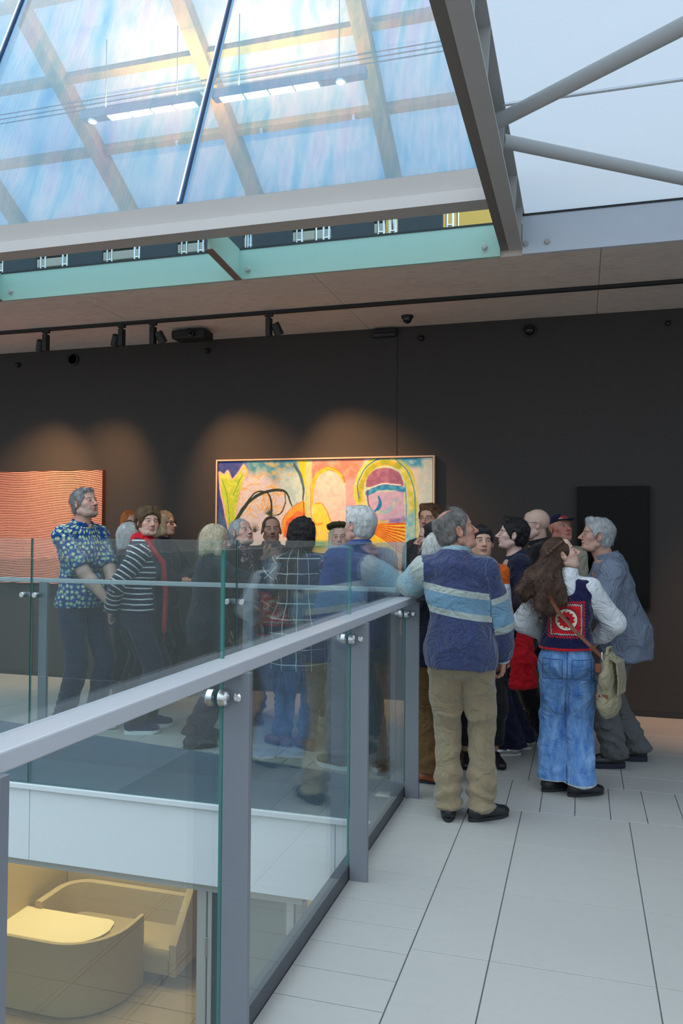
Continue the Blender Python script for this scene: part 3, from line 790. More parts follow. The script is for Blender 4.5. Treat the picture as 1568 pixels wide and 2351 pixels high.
    # leaf at left
    leaf = [(10, 70), (45, 92), (66, 62), (100, 130), (146, 82), (186, 28), (214, 70), (186, 122), (146, 252), (128, 410), (84, 450), (54, 340), (16, 172)]
    m, sd = poly(leaf); lay(np.clip(0.5 - (sd - 9) / 4, 0, 1), S(240, 186, 176)); lay(m, S(190, 208, 52), S(222, 224, 92))
    for a in ([(30, 120), (70, 250), (86, 420)], [(110, 230), (150, 140), (180, 90)]): lay(stroke(a, 6), S(110, 160, 60))
    for k in range(5): lay(stroke([(118, 120 + 36 * k), (140, 132 + 34 * k), (158, 120 + 30 * k)], 3), S(120, 165, 60))
    d = np.hypot(wx - 190, wy - 70); lay(np.clip(0.5 - (d - 27) / 3, 0, 1), S(200, 190, 60)); lay(np.clip(0.5 - (d - 19) / 3, 0, 1), S(238, 206, 176))
    # centre
    lay(poly([(665, -30), (1030, -30), (1000, 200), (930, 240), (880, 170), (720, 130), (665, 160)], 20)[0], S(224, 128, 108), S(236, 170, 150))
    lay(poly([(880, 130), (1010, 120), (1020, 420), (900, 470)], 40)[0], S(222, 172, 172), S(214, 160, 150))
    lay(poly([(560, -30), (640, -30), (640, 180), (610, 170)], 5)[0], S(244, 206, 36), S(236, 190, 40))
    lay(stroke([(545, 25), (590, 100), (612, 190), (606, 270), (620, 420)], [18, 22, 14, 8, 4]), S(66, 100, 116), S(96, 120, 110))
    lay(poly([(455, 480), (470, 380), (540, 300), (610, 262), (640, 300), (640, 520)], 6)[0], S(244, 166, 50), S(238, 150, 44))
    lay(poly([(470, 500), (490, 400), (570, 330), (622, 345), (630, 520)], 8)[0], S(226, 92, 40), S(238, 130, 60))
    a = np.clip(((wx - 790) / 112) ** 2 + ((np.minimum(wy, 190) - 190) / 118) ** 2, 0, 9)
    lay((a < 1) * (wy < 640), S(240, 205, 190), S(232, 184, 172))
    lay(stroke([(668, 300), (674, 190), (706, 100), (786, 56), (850, 84), (890, 150)], [16, 26, 26, 24, 22, 12]), S(244, 176, 36), S(248, 206, 60))
    lay(stroke([(780, 42), (860, 80), (896, 150)], 4), S(90, 70, 50))
    lay(poly([(672, 580), (672, 290), (720, 270), (770, 320), (810, 420), (830, 560)], 5)[0], S(230, 212, 70), S(240, 226, 130))
    lay(stroke([(690, 285), (740, 290), (780, 350), (812, 440)], 8), S(232, 150, 60))
    lay(stroke([(676, 380), (700, 420), (740, 412)], 14), S(236, 160, 50))
    lay(poly([(628, -30), (664, -30), (666, 330), (690, 430), (640, 440), (622, 300)], 4)[0], S(186, 202, 138), S(206, 214, 150))
    lay(stroke([(664, 0), (660, 200), (668, 400)], 4), S(240, 190, 170))
    lay(poly([(630, 440), (830, 470), (850, 814), (600, 814)], 20)[0], S(244, 214, 84), S(236, 206, 130))
    lay(poly([(650, 520), (1010, 540), (1040, 580), (640, 570)], 20)[0], S(150, 180, 90), S(110, 160, 120))
    # dark green branches
    DG, DG2 = S(30, 44, 26), S(52, 66, 34)
    lay(stroke([(130, 400), (215, 280), (320, 215), (420, 192), (490, 212), (532, 300)], [26, 24, 20, 20, 14, 8]), DG, DG2)
    lay(stroke([(205, 280), (270, 210), (335, 205), (372, 230), (388, 300), (384, 360)], [8, 12, 10, 12, 14, 18]), DG, DG2)
    lay(stroke([(480, 215), (486, 280), (460, 340), (412, 360), (350, 345)], [6, 9, 9, 9, 5]), DG2, S(120, 140, 40))
    for cx, cy in ((372, 360), (270, 470)):
        for k in range(9):
            an = -2.9 + 0.32 * k; lay(stroke([(cx, cy), (cx + 40 * math.cos(an), cy + 62 * math.sin(an))], [7, 2]), DG2)
    lay(stroke([(606, 180), (612, 300), (622, 440)], 5), S(40, 52, 40))
    lay(stroke([(455, 440), (480, 370), (545, 300), (612, 266)], 4), S(180, 90, 30))
    lay(stroke([(660, 150), (662, 300), (676, 400)], 4), S(200, 120, 40))
    # great loop at right
    def ell(cx, cy, rx, ry): return np.where(wy < cy, np.hypot((wx - cx) / rx, (wy - cy) / ry), np.abs(wx - cx) / rx)
    e = ell(1166, 220, 190, 210); lay(np.clip((1 - e) * 40, 0, 1) * (wy < 700), S(196, 216, 196), S(214, 220, 150))
    loop = [(1010, 300), (986, 220), (1010, 100), (1090, 24), (1170, 10), (1260, 40), (1320, 130), (1345, 260), (1352, 420), (1352, 700)]
    lay(stroke(loop, 66, 8), S(206, 208, 70), S(240, 226, 160))
    lay(stroke([(1000, 260), (1010, 150), (1080, 50), (1170, 26), (1250, 50)], 34, 8), S(168, 176, 40), S(232, 190, 60))
    lay(stroke([(990, 250), (980, 160), (1030, 60), (1110, 5), (1190, -4)], 7), S(30, 110, 160))
    lay(stroke([(1230, 8), (1310, 90), (1352, 220), (1358, 420), (1356, 640)], 7), S(40, 140, 170))
    e2 = np.hypot((wx - 1155) / 126, (wy - 170) / 116)
    lay(np.clip((1 - e2) * 30, 0, 1) * (wy < 178), S(150, 92, 122), S(176, 120, 140))
    lay(poly([(1040, 215), (1280, 205), (1290, 420), (1110, 410), (1060, 330)], 6)[0], S(196, 172, 200), S(214, 186, 206))
    lay(poly([(1090, 400), (1290, 370), (1288, 420), (1080, 440)], 20)[0], S(140, 120, 180), S(190, 170, 210))
    lay(stroke([(1050, 215), (1120, 188), (1200, 184), (1280, 200)], 34), S(30, 130, 184), S(90, 180, 206))
    lay(stroke([(1044, 196), (1150, 160), (1262, 170)], 8), S(240, 232, 224))
    lay(stroke([(1118, 240), (1130, 290), (1112, 322), (1082, 338)], [10, 24, 22, 8]), S(24, 124, 180))
    lay(stroke([(1110, 340), (1170, 336), (1214, 300), (1230, 262)], 16), S(130, 200, 214), S(226, 214, 120))
    lay(poly(box(1372, 1480, -30, 850), 14)[0], S(204, 220, 206), S(226, 216, 196))
    lay(poly([(1180, -30), (1400, -30), (1400, 60), (1330, 60), (1270, 20)], 30)[0], S(70, 160, 190), S(170, 210, 214))
    lay(poly([(1296, 380), (1352, 320), (1360, 814), (1290, 814)], 20)[0], S(120, 196, 208), S(190, 220, 200))
    lay(stroke([(1000, 300), (1040, 370), (1100, 400), (1180, 396)], [26, 24, 18, 10], 8), S(226, 190, 70), S(240, 214, 120))
    lay(stroke([(1046, 200), (1052, 290), (1090, 350)], [10, 8, 4]), S(120, 70, 96))
    lay(stroke([(1292, 160), (1298, 300), (1296, 420)], 5), S(60, 130, 170))
    # fan of red and yellow rays
    fan = poly([(1080, 412), (1290, 405), (1292, 600), (1180, 600), (1070, 520)], 4)[0]
    lay(fan, S(250, 208, 40), S(252, 222, 80))
    for k in range(9):
        y1 = 412 + 26 * k
        lay(stroke([(1074, 420 + 6 * k), (1180, 416 + 14 * k), (1294, y1)], [4, 9, 12]) * fan, S(222, 70, 24), S(236, 110, 30))
    lay(poly(box(1000, 1300, 610, 850), 40)[0], S(236, 190, 150), S(226, 160, 120))
    return np.clip(img, 0, 1)
pf = empty('abstract_painting', (0, 0, 0)); tag(pf, 'wide colourful abstract painting in a thin pale frame on the dark wall', 'painting')
px0, px1, pz0, pz1 = -3.43, -1.272, 1.01, 2.232
me = grid_art('canvas', pf, px0 + 0.02, px1 - 0.02, pz0 + 0.02, pz1 - 0.02, WALL_Y - 0.045, paint_abstract())
mesh_obj('canvas', me, M_vcol('oil_paint', 0.55, 0.25, 120), pf)
b = MB(); t_ = 0.014
b.box(px0, px1, WALL_Y - 0.06, WALL_Y, pz1 - t_, pz1); b.box(px0, px1, WALL_Y - 0.06, WALL_Y, pz0, pz0 + t_)
b.box(px0, px0 + t_, WALL_Y - 0.06, WALL_Y, pz0 + t_, pz1 - t_); b.box(px1 - t_, px1, WALL_Y - 0.06, WALL_Y, pz0 + t_, pz1 - t_)
b.build('frame', M_plain('pale_wood_frame', srgb(214, 180, 152), 0.5), pf)
MB().box(px0 + t_, px1 - t_, WALL_Y - 0.04, WALL_Y, pz0 + t_, pz1 - t_).build('backing', M_plain('frame_backing', (0.03, 0.03, 0.03), 0.8), pf)

# --- ribbed relief at left: rows of wavering lines
ra = empty('ribbed_relief', (0, 0, 0)); tag(ra, 'coral relief panel of fine wavering horizontal lines at the left edge', 'artwork')
nr, nc = 620, 80
Zg, Xg = np.meshgrid(np.linspace(2.150, 0.975, nr), np.linspace(-6.60, -4.705, nc), indexing='ij')
wav = 0.060 * (fbm(np.stack([Xg * 1.5 + 3, Zg * 1.2, Zg * 0], -1), 2) - 0.5) + 0.055 * np.sin(Xg * 5.2 + 1.2 * Zg + 0.8) * np.clip((Xg + 6.4) / 1.7, 0, 1) * 0.5
ph = (Zg + wav) / 0.0178
sn = 0.5 + 0.5 * np.sin(2 * np.pi * ph)
sharp = np.clip((sn - 0.16) * 2.6, 0, 1)[..., None]
c1, c2 = np.array(srgb(214, 128, 108)), np.array(srgb(250, 196, 160))
lm = np.clip((Xg + 6.2) / 1.4, 0, 1)[..., None] * np.clip((Zg - 1.2) / 0.6, 0.2, 1)[..., None]  # orange lamplight painted into the relief colour, stronger towards right and top
rgb = (np.array(srgb(120, 50, 44)) * (1 - sharp) + (np.array(srgb(236, 164, 142)) * (1 - 0.35 * lm) + np.array(srgb(246, 178, 140)) * 0.35 * lm) * sharp)
rgb *= (0.92 + 0.16 * fbm(np.stack([Xg * 9, Zg * 60, Zg * 0], -1), 2))[..., None]
me = grid_art('relief', ra, -6.60, -4.705, 0.975, 2.150, WALL_Y - 0.05, np.clip(rgb, 0, 1), 0.0035 * np.clip((sn - 0.2) * 1.6, 0, 1))
mesh_obj('relief', me, M_vcol('relief_paint', 0.6, 0.1, 200), ra)
MB().box(-6.60, -4.700, WALL_Y - 0.05, WALL_Y, 0.972, 2.153).build('panel_edge', M_plain('relief_edge', srgb(70, 34, 28), 0.7), ra)

# --- dark panel at right
da = empty('dark_panel', (0, 0, 0)); tag(da, 'tall black glossy panel artwork on the wall behind the grey-jacketed man', 'artwork')
MB().box(-0.036, 0.549, WALL_Y - 0.07, WALL_Y, 0.897, 1.937, b=0.002).build('frame', M_plain('black_frame', (0.005, 0.005, 0.005), 0.5, spec=0.15), da)
MB().box(-0.014, 0.527, WALL_Y - 0.073, WALL_Y - 0.069, 0.919, 1.915).build('screen', M_plain('black_screen', (0.003, 0.003, 0.003), 0.10, spec=0.12), da)
# ================================================================== people: signed-distance sculpting
def _sm(a, b, k):
    h = np.clip(0.5 + 0.5 * (b - a) / k, 0, 1)
    return b + (a - b) * h - k * h * (1 - h)
class Field:
    def __init__(s, lo, hi, vox):
        s.vox = vox; s.lo = np.array(lo, float); n = np.ceil((np.array(hi) - s.lo) / vox).astype(int) + 1
        s.ax = [(s.lo[i] + vox * np.arange(n[i])).astype(np.float32) for i in range(3)]
        s.D = np.full(n, 0.2, np.float32); s.bones = []
    def _win(s, lo, hi):
        sl = []
        for i in range(3):
            a = int(max(0, math.floor((lo[i] - s.lo[i]) / s.vox))); b = int(min(len(s.ax[i]), math.ceil((hi[i] - s.lo[i]) / s.vox) + 1))
            if b <= a: return None, None
            sl.append(slice(a, b))
        g = [s.ax[0][sl[0]][:, None, None], s.ax[1][sl[1]][None, :, None], s.ax[2][sl[2]][None, None, :]]
        return tuple(sl), g
    def _put(s, sl, d, k, sub):
        if sub: s.D[sl] = -_sm(-s.D[sl], d, k)
        else: s.D[sl] = _sm(s.D[sl], d, k)
    def cone(s, a, b, ra, rb, k=0.02, flat=None, sub=False, tagb=None):
        """round cone a-b; flat=(axis, factor) squeezes the section along axis"""
        a = np.array(a, float); b = np.array(b, float); rm = max(ra, rb) * (max(1.0, flat[1]) if flat else 1.0) + 0.05 + k
        sl, g = s._win(np.minimum(a, b) - rm, np.maximum(a, b) + rm)
        if tagb: s.bones.append((tagb, a, b, max(ra, rb)))
        if sl is None: return s
        ba = b - a; L = float(ba @ ba) + 1e-12
        p = [g[i] - a[i] for i in range(3)]
        t = np.clip((p[0] * ba[0] + p[1] * ba[1] + p[2] * ba[2]) / L, 0, 1)
        q = [p[i] - t * ba[i] for i in range(3)]
        if flat:
            ax = np.array(flat[0], float); ax /= np.linalg.norm(ax)
            dd = (q[0] * ax[0] + q[1] * ax[1] + q[2] * ax[2]) * (1.0 / flat[1] - 1)
            q = [q[i] + dd * ax[i] for i in range(3)]
        d = np.sqrt(q[0] ** 2 + q[1] ** 2 + q[2] ** 2) - (ra + (rb - ra) * t)
        s._put(sl, d.astype(np.float32), k, sub); return s
    def ell(s, c, r, R=None, k=0.02, sub=False, tagb=None):
        c = np.array(c, float); r = np.array(r, float); R = np.eye(3) if R is None else np.array(R)
        rm = r.max() + 0.05 + k
        sl, g = s._win(c - rm, c + rm)
        if sl is None: return s
        p = [g[i] - c[i] for i in range(3)]
        q = [p[0] * R[0, i] + p[1] * R[1, i] + p[2] * R[2, i] for i in range(3)]
        k0 = np.sqrt(sum((q[i] / r[i]) ** 2 for i in range(3))) + 1e-6
        k1 = np.sqrt(sum((q[i] / r[i] ** 2) ** 2 for i in range(3))) + 1e-6
        s._put(sl, (k0 * (k0 - 1) / k1).astype(np.float32), k, sub); return s
    def cut(s, n, c, k=0.006):
        """keep where n.p < c"""
        n = np.array(n, float); l = np.linalg.norm(n); n /= l; c = c / l
        d = n[0] * s.ax[0][:, None, None] + n[1] * s.ax[1][None, :, None] + n[2] * s.ax[2][None, None, :] - c
        s.D = -_sm(-s.D, -d.astype(np.float32), k); return s
    def cut_near(s, p, n, rad, k=0.004):
        """keep where n.(x-p)<0, only within rad of p"""
        n = np.array(n, float); n /= np.linalg.norm(n); p = np.array(p, float)
        sl, g = s._win(p - rad, p + rad)
        if sl is None: return s
        d = n[0] * (g[0] - p[0]) + n[1] * (g[1] - p[1]) + n[2] * (g[2] - p[2])
        r2 = (g[0] - p[0]) ** 2 + (g[1] - p[1]) ** 2 + (g[2] - p[2]) ** 2
        d = np.where(r2 < rad * rad, d, -1.0)
        s.D[sl] = -_sm(-s.D[sl], -d.astype(np.float32), k); return s
    def mesh(s):
        D = s.D.copy()
        D[0], D[-1], D[:, 0], D[:, -1], D[:, :, 0], D[:, :, -1] = (np.maximum(q, 0.01) for q in (D[0], D[-1], D[:, 0], D[:, -1], D[:, :, 0], D[:, :, -1]))
        S = D < 0
        n = np.array(D.shape)
        c = np.zeros(n - 1, np.uint8)
        for i in (0, 1):
            for j in (0, 1):
                for k in (0, 1):
                    c += S[i:n[0] - 1 + i, j:n[1] - 1 + j, k:n[2] - 1 + k]
        act = (c > 0) & (c < 8)
        I = np.argwhere(act)
        idx = np.full(n - 1, -1, np.int32); idx[act] = np.arange(len(I))
        cor = np.array([(i, j, k) for i in (0, 1) for j in (0, 1) for k in (0, 1)])
        V = np.stack([D[I[:, 0] + q[0], I[:, 1] + q[1], I[:, 2] + q[2]] for q in cor], 1)
        acc = np.zeros((len(I), 3)); cnt = np.zeros(len(I))
        for a in range(8):
            for b in range(a + 1, 8):
                if np.abs(cor[a] - cor[b]).sum() != 1: continue
                m = (V[:, a] < 0) != (V[:, b] < 0)
                t = V[m, a] / (V[m, a] - V[m, b])
                acc[m] += cor[a] + t[:, None] * (cor[b] - cor[a]); cnt[m] += 1
        P = s.lo + s.vox * (I + acc / cnt[:, None])
        Q = []
        for ax in range(3):
            o1, o2 = [(1, 2), (2, 0), (0, 1)][ax]
            a0 = [slice(None)] * 3; a1 = [slice(None)] * 3
            a0[ax] = slice(0, -1); a1[ax] = slice(1, None)
            E = S[tuple(a0)] != S[tuple(a1)]
            W_ = np.argwhere(E); W_ = W_[(W_[:, o1] > 0) & (W_[:, o2] > 0) & (W_[:, o1] < n[o1] - 1) & (W_[:, o2] < n[o2] - 1)]
            if not len(W_): continue
            neg = S[W_[:, 0], W_[:, 1], W_[:, 2]]
            def at(d1, d2):
                w = W_.copy(); w[:, o1] -= d1; w[:, o2] -= d2
                return idx[w[:, 0], w[:, 1], w[:, 2]]
            f = np.stack([at(1, 1), at(0, 1), at(0, 0), at(1, 0)], 1)
            f[~neg] = f[~neg][:, ::-1]
            Q.append(f)
        Q = np.concatenate(Q) if Q else np.zeros((0, 4), int)
        return P, Q[(Q >= 0).all(1)]
def vnormals(P, Q):
    a = P[Q[:, 2]] - P[Q[:, 0]]; b = P[Q[:, 3]] - P[Q[:, 1]]; fn = np.cross(a, b)
    N = np.zeros_like(P)
    for i in range(4): np.add.at(N, Q[:, i], fn)
    return N / (np.linalg.norm(N, axis=1)[:, None] + 1e-12)
def relax(P, Q, it=1, w=0.5):
    for _ in range(it):
        A = np.zeros_like(P); c = np.zeros(len(P))
        for i in range(4):
            for j in (1, 3):
                np.add.at(A, Q[:, i], P[Q[:, (i + j) % 4]]); np.add.at(c, Q[:, i], 1)
        P = P * (1 - w) + w * A / np.maximum(c, 1)[:, None]
    return P
def pattern_uv(P, bones):
    """(u,v,part) per vertex: part 0 torso, 1 left limb, 2 right limb"""
    best = np.full(len(P), 1e9); out = np.zeros((len(P), 3))
    for nm, a, b, r in bones:
        a = np.array(a); b = np.array(b); ba = b - a; L = np.linalg.norm(ba)
        tr_ = (P - a) @ ba / (L * L); t = np.clip(tr_, 0, 1)
        q = P - a - t[:, None] * ba; d = np.linalg.norm(q, axis=1) - r
        m = d < best
        x = np.cross(ba / L, (0.0, 1.0, 0.0)); x /= np.linalg.norm(x) + 1e-9; y = np.cross(ba / L, x)
        ang = np.arctan2(q @ x, q @ y)
        off, part = nm
        best[m] = d[m]
        out[m, 0] = (ang * r)[m]; out[m, 1] = (off + tr_ * L)[m]; out[m, 2] = part
    return out
def folds(P, N, amp, f=(9, 9, 7), seed=0.0, thr=0.5):
    w = P + 0.05 * np.stack([fbm(P * 5 + seed + k * 9, 2) - 0.5 for k in range(3)], 1) * 2
    n = vnoise(w * np.array(f) + seed); n2 = vnoise(w * np.array(f) * 2.1 + seed + 4)
    amp = amp * 1.5; r = 1 - np.abs(2 * n - 1); r2 = 1 - np.abs(2 * n2 - 1)
    return P + N * (amp * ((r ** 3) - 0.25 + 0.45 * (r2 ** 3 - 0.25)))[:, None]

# ---------------------------------------------------------------- materials for people
def M_skin():
    m, g, out = new_mat('skin')
    c = g.attr('col')[0]; p = g.obj()
    n = g.noise(p, 60, 4, 0.65)
    c2 = g.mix(g.m('MULTIPLY', g.ramp(n, [(0.35, (0, 0, 0)), (0.7, (1, 1, 1))]), 0.22), c, (0.36, 0.13, 0.09), 'MULTIPLY')
    pbsdf(g, out, g.mix(0.6, c, c2), 0.48, 0, g.bump(g.noise(p, 220, 3), 0.15, 0.001), 0.4, None, 0.12)
    return m
MAT_SKIN = M_skin()
def M_hair(name, c1, c2):
    if name in _MC: return _MC[name]
    m, g, out = new_mat(name); p = g.obj()
    q = g.attr('pat')[1]
    s = g.sep(q)
    v = g.comb(g.m('MULTIPLY', s[0], 70.0), g.m('MULTIPLY', s[1], 3.0), 0)
    n = g.noise(v, 1.0, 4, 0.7); n2 = g.noise(p, 30, 3)
    c = g.mix(g.ramp(g.mix(0.35, n, n2), [(0.38, (0, 0, 0)), (0.60, (1, 1, 1))]), c1, c2)
    b = pbsdf(g, out, c, 0.45, 0, g.bump(n, 1.0, 0.008), 0.4)
    _MC[name] = m; return m
def M_cloth(name, col, var=0.16, rough=0.88, bump=0.35, bs=260, sheen=0.1, pattern=None):
    """woven cloth; pattern(g, u, v, part, x, y, z, base) -> colour"""
    if name in _MC: return _MC[name]
    m, g, out = new_mat(name); p = g.obj()
    n = g.noise(p, 14, 4, 0.6); f = g.noise(p, bs, 2, 0.6)
    c = g.mix(n, tuple(x * (1 - var) for x in col), tuple(min(1, x * (1 + var)) for x in col))
    if pattern:
        q = g.sep(g.attr('pat')[1]); o = g.sep(p)
        c = pattern(g, q[0], q[1], q[2], o[0], o[1], o[2], c)
    c = g.mix(g.m('MULTIPLY', f, 0.22), c, (0.02, 0.02, 0.02), 'MULTIPLY')
    w1 = g.noise(p, 7.5, 3, 0.55, 0.9); w2 = g.m('ABSOLUTE', g.m('SUBTRACT', g.m('MULTIPLY', w1, 2.0), 1.0))
    bn = g.n('ShaderNodeBump'); bn.inputs['Strength'].default_value = 0.8; bn.inputs['Distance'].default_value = 0.035
    g.put(bn.inputs['Height'], w2); g.put(bn.inputs['Normal'], g.bump(f, bump, 0.0015))
    pbsdf(g, out, c, rough, 0, bn.outputs[0], 0.2, sheen)
    _MC[name] = m; return m

# ---------------------------------------------------------------- head
def rot_head(yaw, pitch, roll):
    return np.array(Matrix.Rotation(yaw, 3, 'Z') @ Matrix.Rotation(pitch, 3, 'X') @ Matrix.Rotation(roll, 3, 'Y'))
def build_head(vox, fem=0.0, age=0.0, nose=1.0, jaw=1.0, smile=0.0, chub=0.0):
    F = Field((-0.105, -0.125, -0.20), (0.105, 0.145, 0.135), vox)
    F.ell((0, -0.018, 0.028), (0.074, 0.093, 0.086), k=0.01)
    F.ell((0, 0.026, -0.035), (0.059 + 0.006 * chub, 0.062, 0.072), k=0.03)
    F.cone((-0.03 * jaw, 0.035, -0.085), (0.03 * jaw, 0.035, -0.085), 0.030, 0.030, 0.025)
    F.cone((-0.047 * jaw - 0.004 * chub, -0.005, -0.062), (-0.018, 0.062, -0.094), 0.024 + 0.006 * chub, 0.018, 0.02)
    F.cone((0.047 * jaw + 0.004 * chub, -0.005, -0.062), (0.018, 0.062, -0.094), 0.024 + 0.006 * chub, 0.018, 0.02)
    F.ell((0, 0.070, -0.096), (0.018, 0.017, 0.016), k=0.012)
    for sx in (-1, 1):
        F.ell((sx * 0.041, 0.052, -0.022), (0.024, 0.026, 0.022), k=0.02)
        F.ell((sx * 0.030, 0.060, -0.055), (0.020, 0.022, 0.024), k=0.02)
    F.ell((0, 0.070, 0.022), (0.050, 0.018, 0.015 - 0.004 * fem), k=0.014)
    F.ell((0, 0.056, 0.050), (0.052, 0.024, 0.034), k=0.02)
    for sx in (-1, 1):
        F.ell((sx * 0.0315, 0.091, 0.003), (0.0185, 0.016, 0.0125), k=0.010, sub=True)
        F.ell((sx * 0.0310, 0.0715, 0.001), (0.0155, 0.0145, 0.0135), k=0.003)
        F.cone((sx * 0.018, 0.083, 0.0085), (sx * 0.045, 0.075, 0.0075), 0.0038, 0.0034, 0.004)
        F.cone((sx * 0.020, 0.082, -0.0085), (sx * 0.043, 0.075, -0.0075), 0.0036, 0.0032, 0.005)
    nl = nose
    F.cone((0, 0.082, 0.012), (0, 0.098 + 0.008 * nl, -0.027), 0.0085, 0.0115, 0.010)
    F.ell((0, 0.100 + 0.009 * nl, -0.031), (0.0125, 0.0125, 0.0105), k=0.006)
    for sx in (-1, 1): F.ell((sx * 0.0125, 0.092 + 0.004 * nl, -0.035), (0.0085, 0.0105, 0.0075), k=0.005)
    F.ell((0, 0.084, -0.053), (0.012, 0.010, 0.012), k=0.012)
    F.ell((0, 0.0850, -0.0615), (0.0225, 0.0095, 0.0050), k=0.004)
    F.ell((0, 0.0835, -0.0725), (0.0200, 0.0095, 0.0062), k=0.004)
    F.cone((-0.022, 0.086, -0.0668 + smile), (0.022, 0.086, -0.0668 + smile), 0.0017, 0.0017, 0.003, sub=True)
    F.cone((0, 0.095, -0.0668), (0, 0.088, -0.0668), 0.002, 0.002, 0.006, sub=True)
    if age > 0:
        for sx in (-1, 1):
            F.cone((sx * 0.017, 0.094, -0.040), (sx * 0.033, 0.080, -0.070), 0.0022, 0.0018, 0.006, sub=True)
            F.cone((sx * 0.030, 0.075, -0.092), (sx * 0.045, 0.030, -0.098), 0.010 * age, 0.012 * age, 0.02)
        for zz in (0.052, 0.064): F.cone((-0.035, 0.083, zz), (0.035, 0.083, zz), 0.0012, 0.0012, 0.004, sub=True)
    for sx in (-1, 1):
        R = np.array(Matrix.Rotation(sx * -0.45, 3, 'Z') @ Matrix.Rotation(0.15, 3, 'X'))
        F.ell((sx * 0.0805, -0.010, -0.010), (0.0085, 0.0200, 0.0330), R, k=0.005)
        F.ell((sx * 0.0890, -0.005, -0.004), (0.0075, 0.0110, 0.0190), R, k=0.004, sub=True)
    return F
def head_colors(p, skin, brow, lips, eye=(0.05, 0.03, 0.02), cheek=0.35, beard=None, beard_amt=0.0, age=0.0, makeup=0.0, bald_spots=0.0):
    """vertex colours from head-space points"""
    n = len(p); c = np.tile(np.array(skin), (n, 1)); x, y, z = np.abs(p[:, 0]), p[:, 1], p[:, 2]
    def blend(m, col, a=1.0):
        m = np.clip(m, 0, 1)[:, None] * a; c[:] = c * (1 - m) + np.array(col) * m
    G_ = lambda d, s: np.exp(-(d / s) ** 2)
    red = np.array(skin) * np.array([1.0, 0.62, 0.55])
    blend(G_(np.hypot(x - 0.042, z + 0.028), 0.024) * (y > 0.02), red, cheek)
    blend(G_(np.sqrt(x ** 2 + (z + 0.032) ** 2), 0.018) * (y > 0.09), red, cheek * 1.1)
    blend(G_(np.hypot(x - 0.079, z + 0.01), 0.03) * (np.abs(y + 0.01) < 0.035) * (x > 0.07), red, cheek)
    blend(G_(z - 0.002, 0.018) * G_(x - 0.031, 0.024) * (y > 0.045), np.array(skin) * np.array([0.70, 0.58, 0.55]), 0.55)
    if beard is not None:
        m = np.clip((-0.035 - z + np.clip(x - 0.03, 0, 1) * 0.9) / 0.012, 0, 1) * np.clip((y + 0.012) / 0.012, 0, 1) * np.clip((z + 0.135) / 0.02, 0, 1)
        m = m * (1 - np.clip(1.6 * G_(np.hypot(x / 1.7, z + 0.067), 0.010), 0, 1))
        m = np.maximum(m, (y > 0.0) * (z > -0.062) * (z < -0.045) * (x < 0.036) * (y > 0.06))
        blend(m * np.clip(0.55 + 0.9 * (fbm(p * 130, 2) - 0.2), 0, 1), beard, beard_amt)
    blend((x < 0.024) * (y > 0.07) * G_(z + 0.067, 0.0095) * np.clip((0.025 - x) / 0.006, 0, 1), lips, 0.85)
    blend(G_(z + 0.0668, 0.0016) * (x < 0.022) * (y > 0.07), np.array(lips) * 0.3, 0.8)
    bz = 0.0215 + 0.05 * (x - 0.03) * (x < 0.034) - 0.25 * np.clip(x - 0.036, 0, 1)
    blend(G_(z - bz, 0.0042) * np.clip((x - 0.011) / 0.005, 0, 1) * np.clip((0.052 - x) / 0.008, 0, 1) * (y > 0.04), brow, 0.9)
    ey = np.hypot((x - 0.0312) / 0.0125, (z - 0.0008) / 0.0058)
    es = np.sqrt((x - 0.031) ** 2 + (y - 0.0715) ** 2 + (z - 0.001) ** 2)
    on = (ey < 1.0) * (y > 0.055)
    blend(on * np.clip((1 - ey) * 6, 0, 1), (0.62, 0.58, 0.55), 0.95)
    blend(np.clip((0.0068 - np.hypot(x - 0.0305, z - 0.0018)) / 0.0022, 0, 1) * (y > 0.06), eye, 1.0)
    blend(G_(ey - 1.05, 0.16) * (z > -0.001) * (y > 0.05), np.array(brow) * 0.35, 0.75)
    blend(G_(ey - 1.05, 0.14) * (z <= -0.001) * (y > 0.05), np.array(skin) * 0.45, 0.5)
    if age > 0:
        mott = fbm(p * 60, 3); blend(np.clip((mott - 0.52) * 5, 0, 1), np.array(skin) * np.array([0.80, 0.62, 0.55]), 0.45 * age)
    return np.concatenate([c, np.ones((n, 1))], 1)

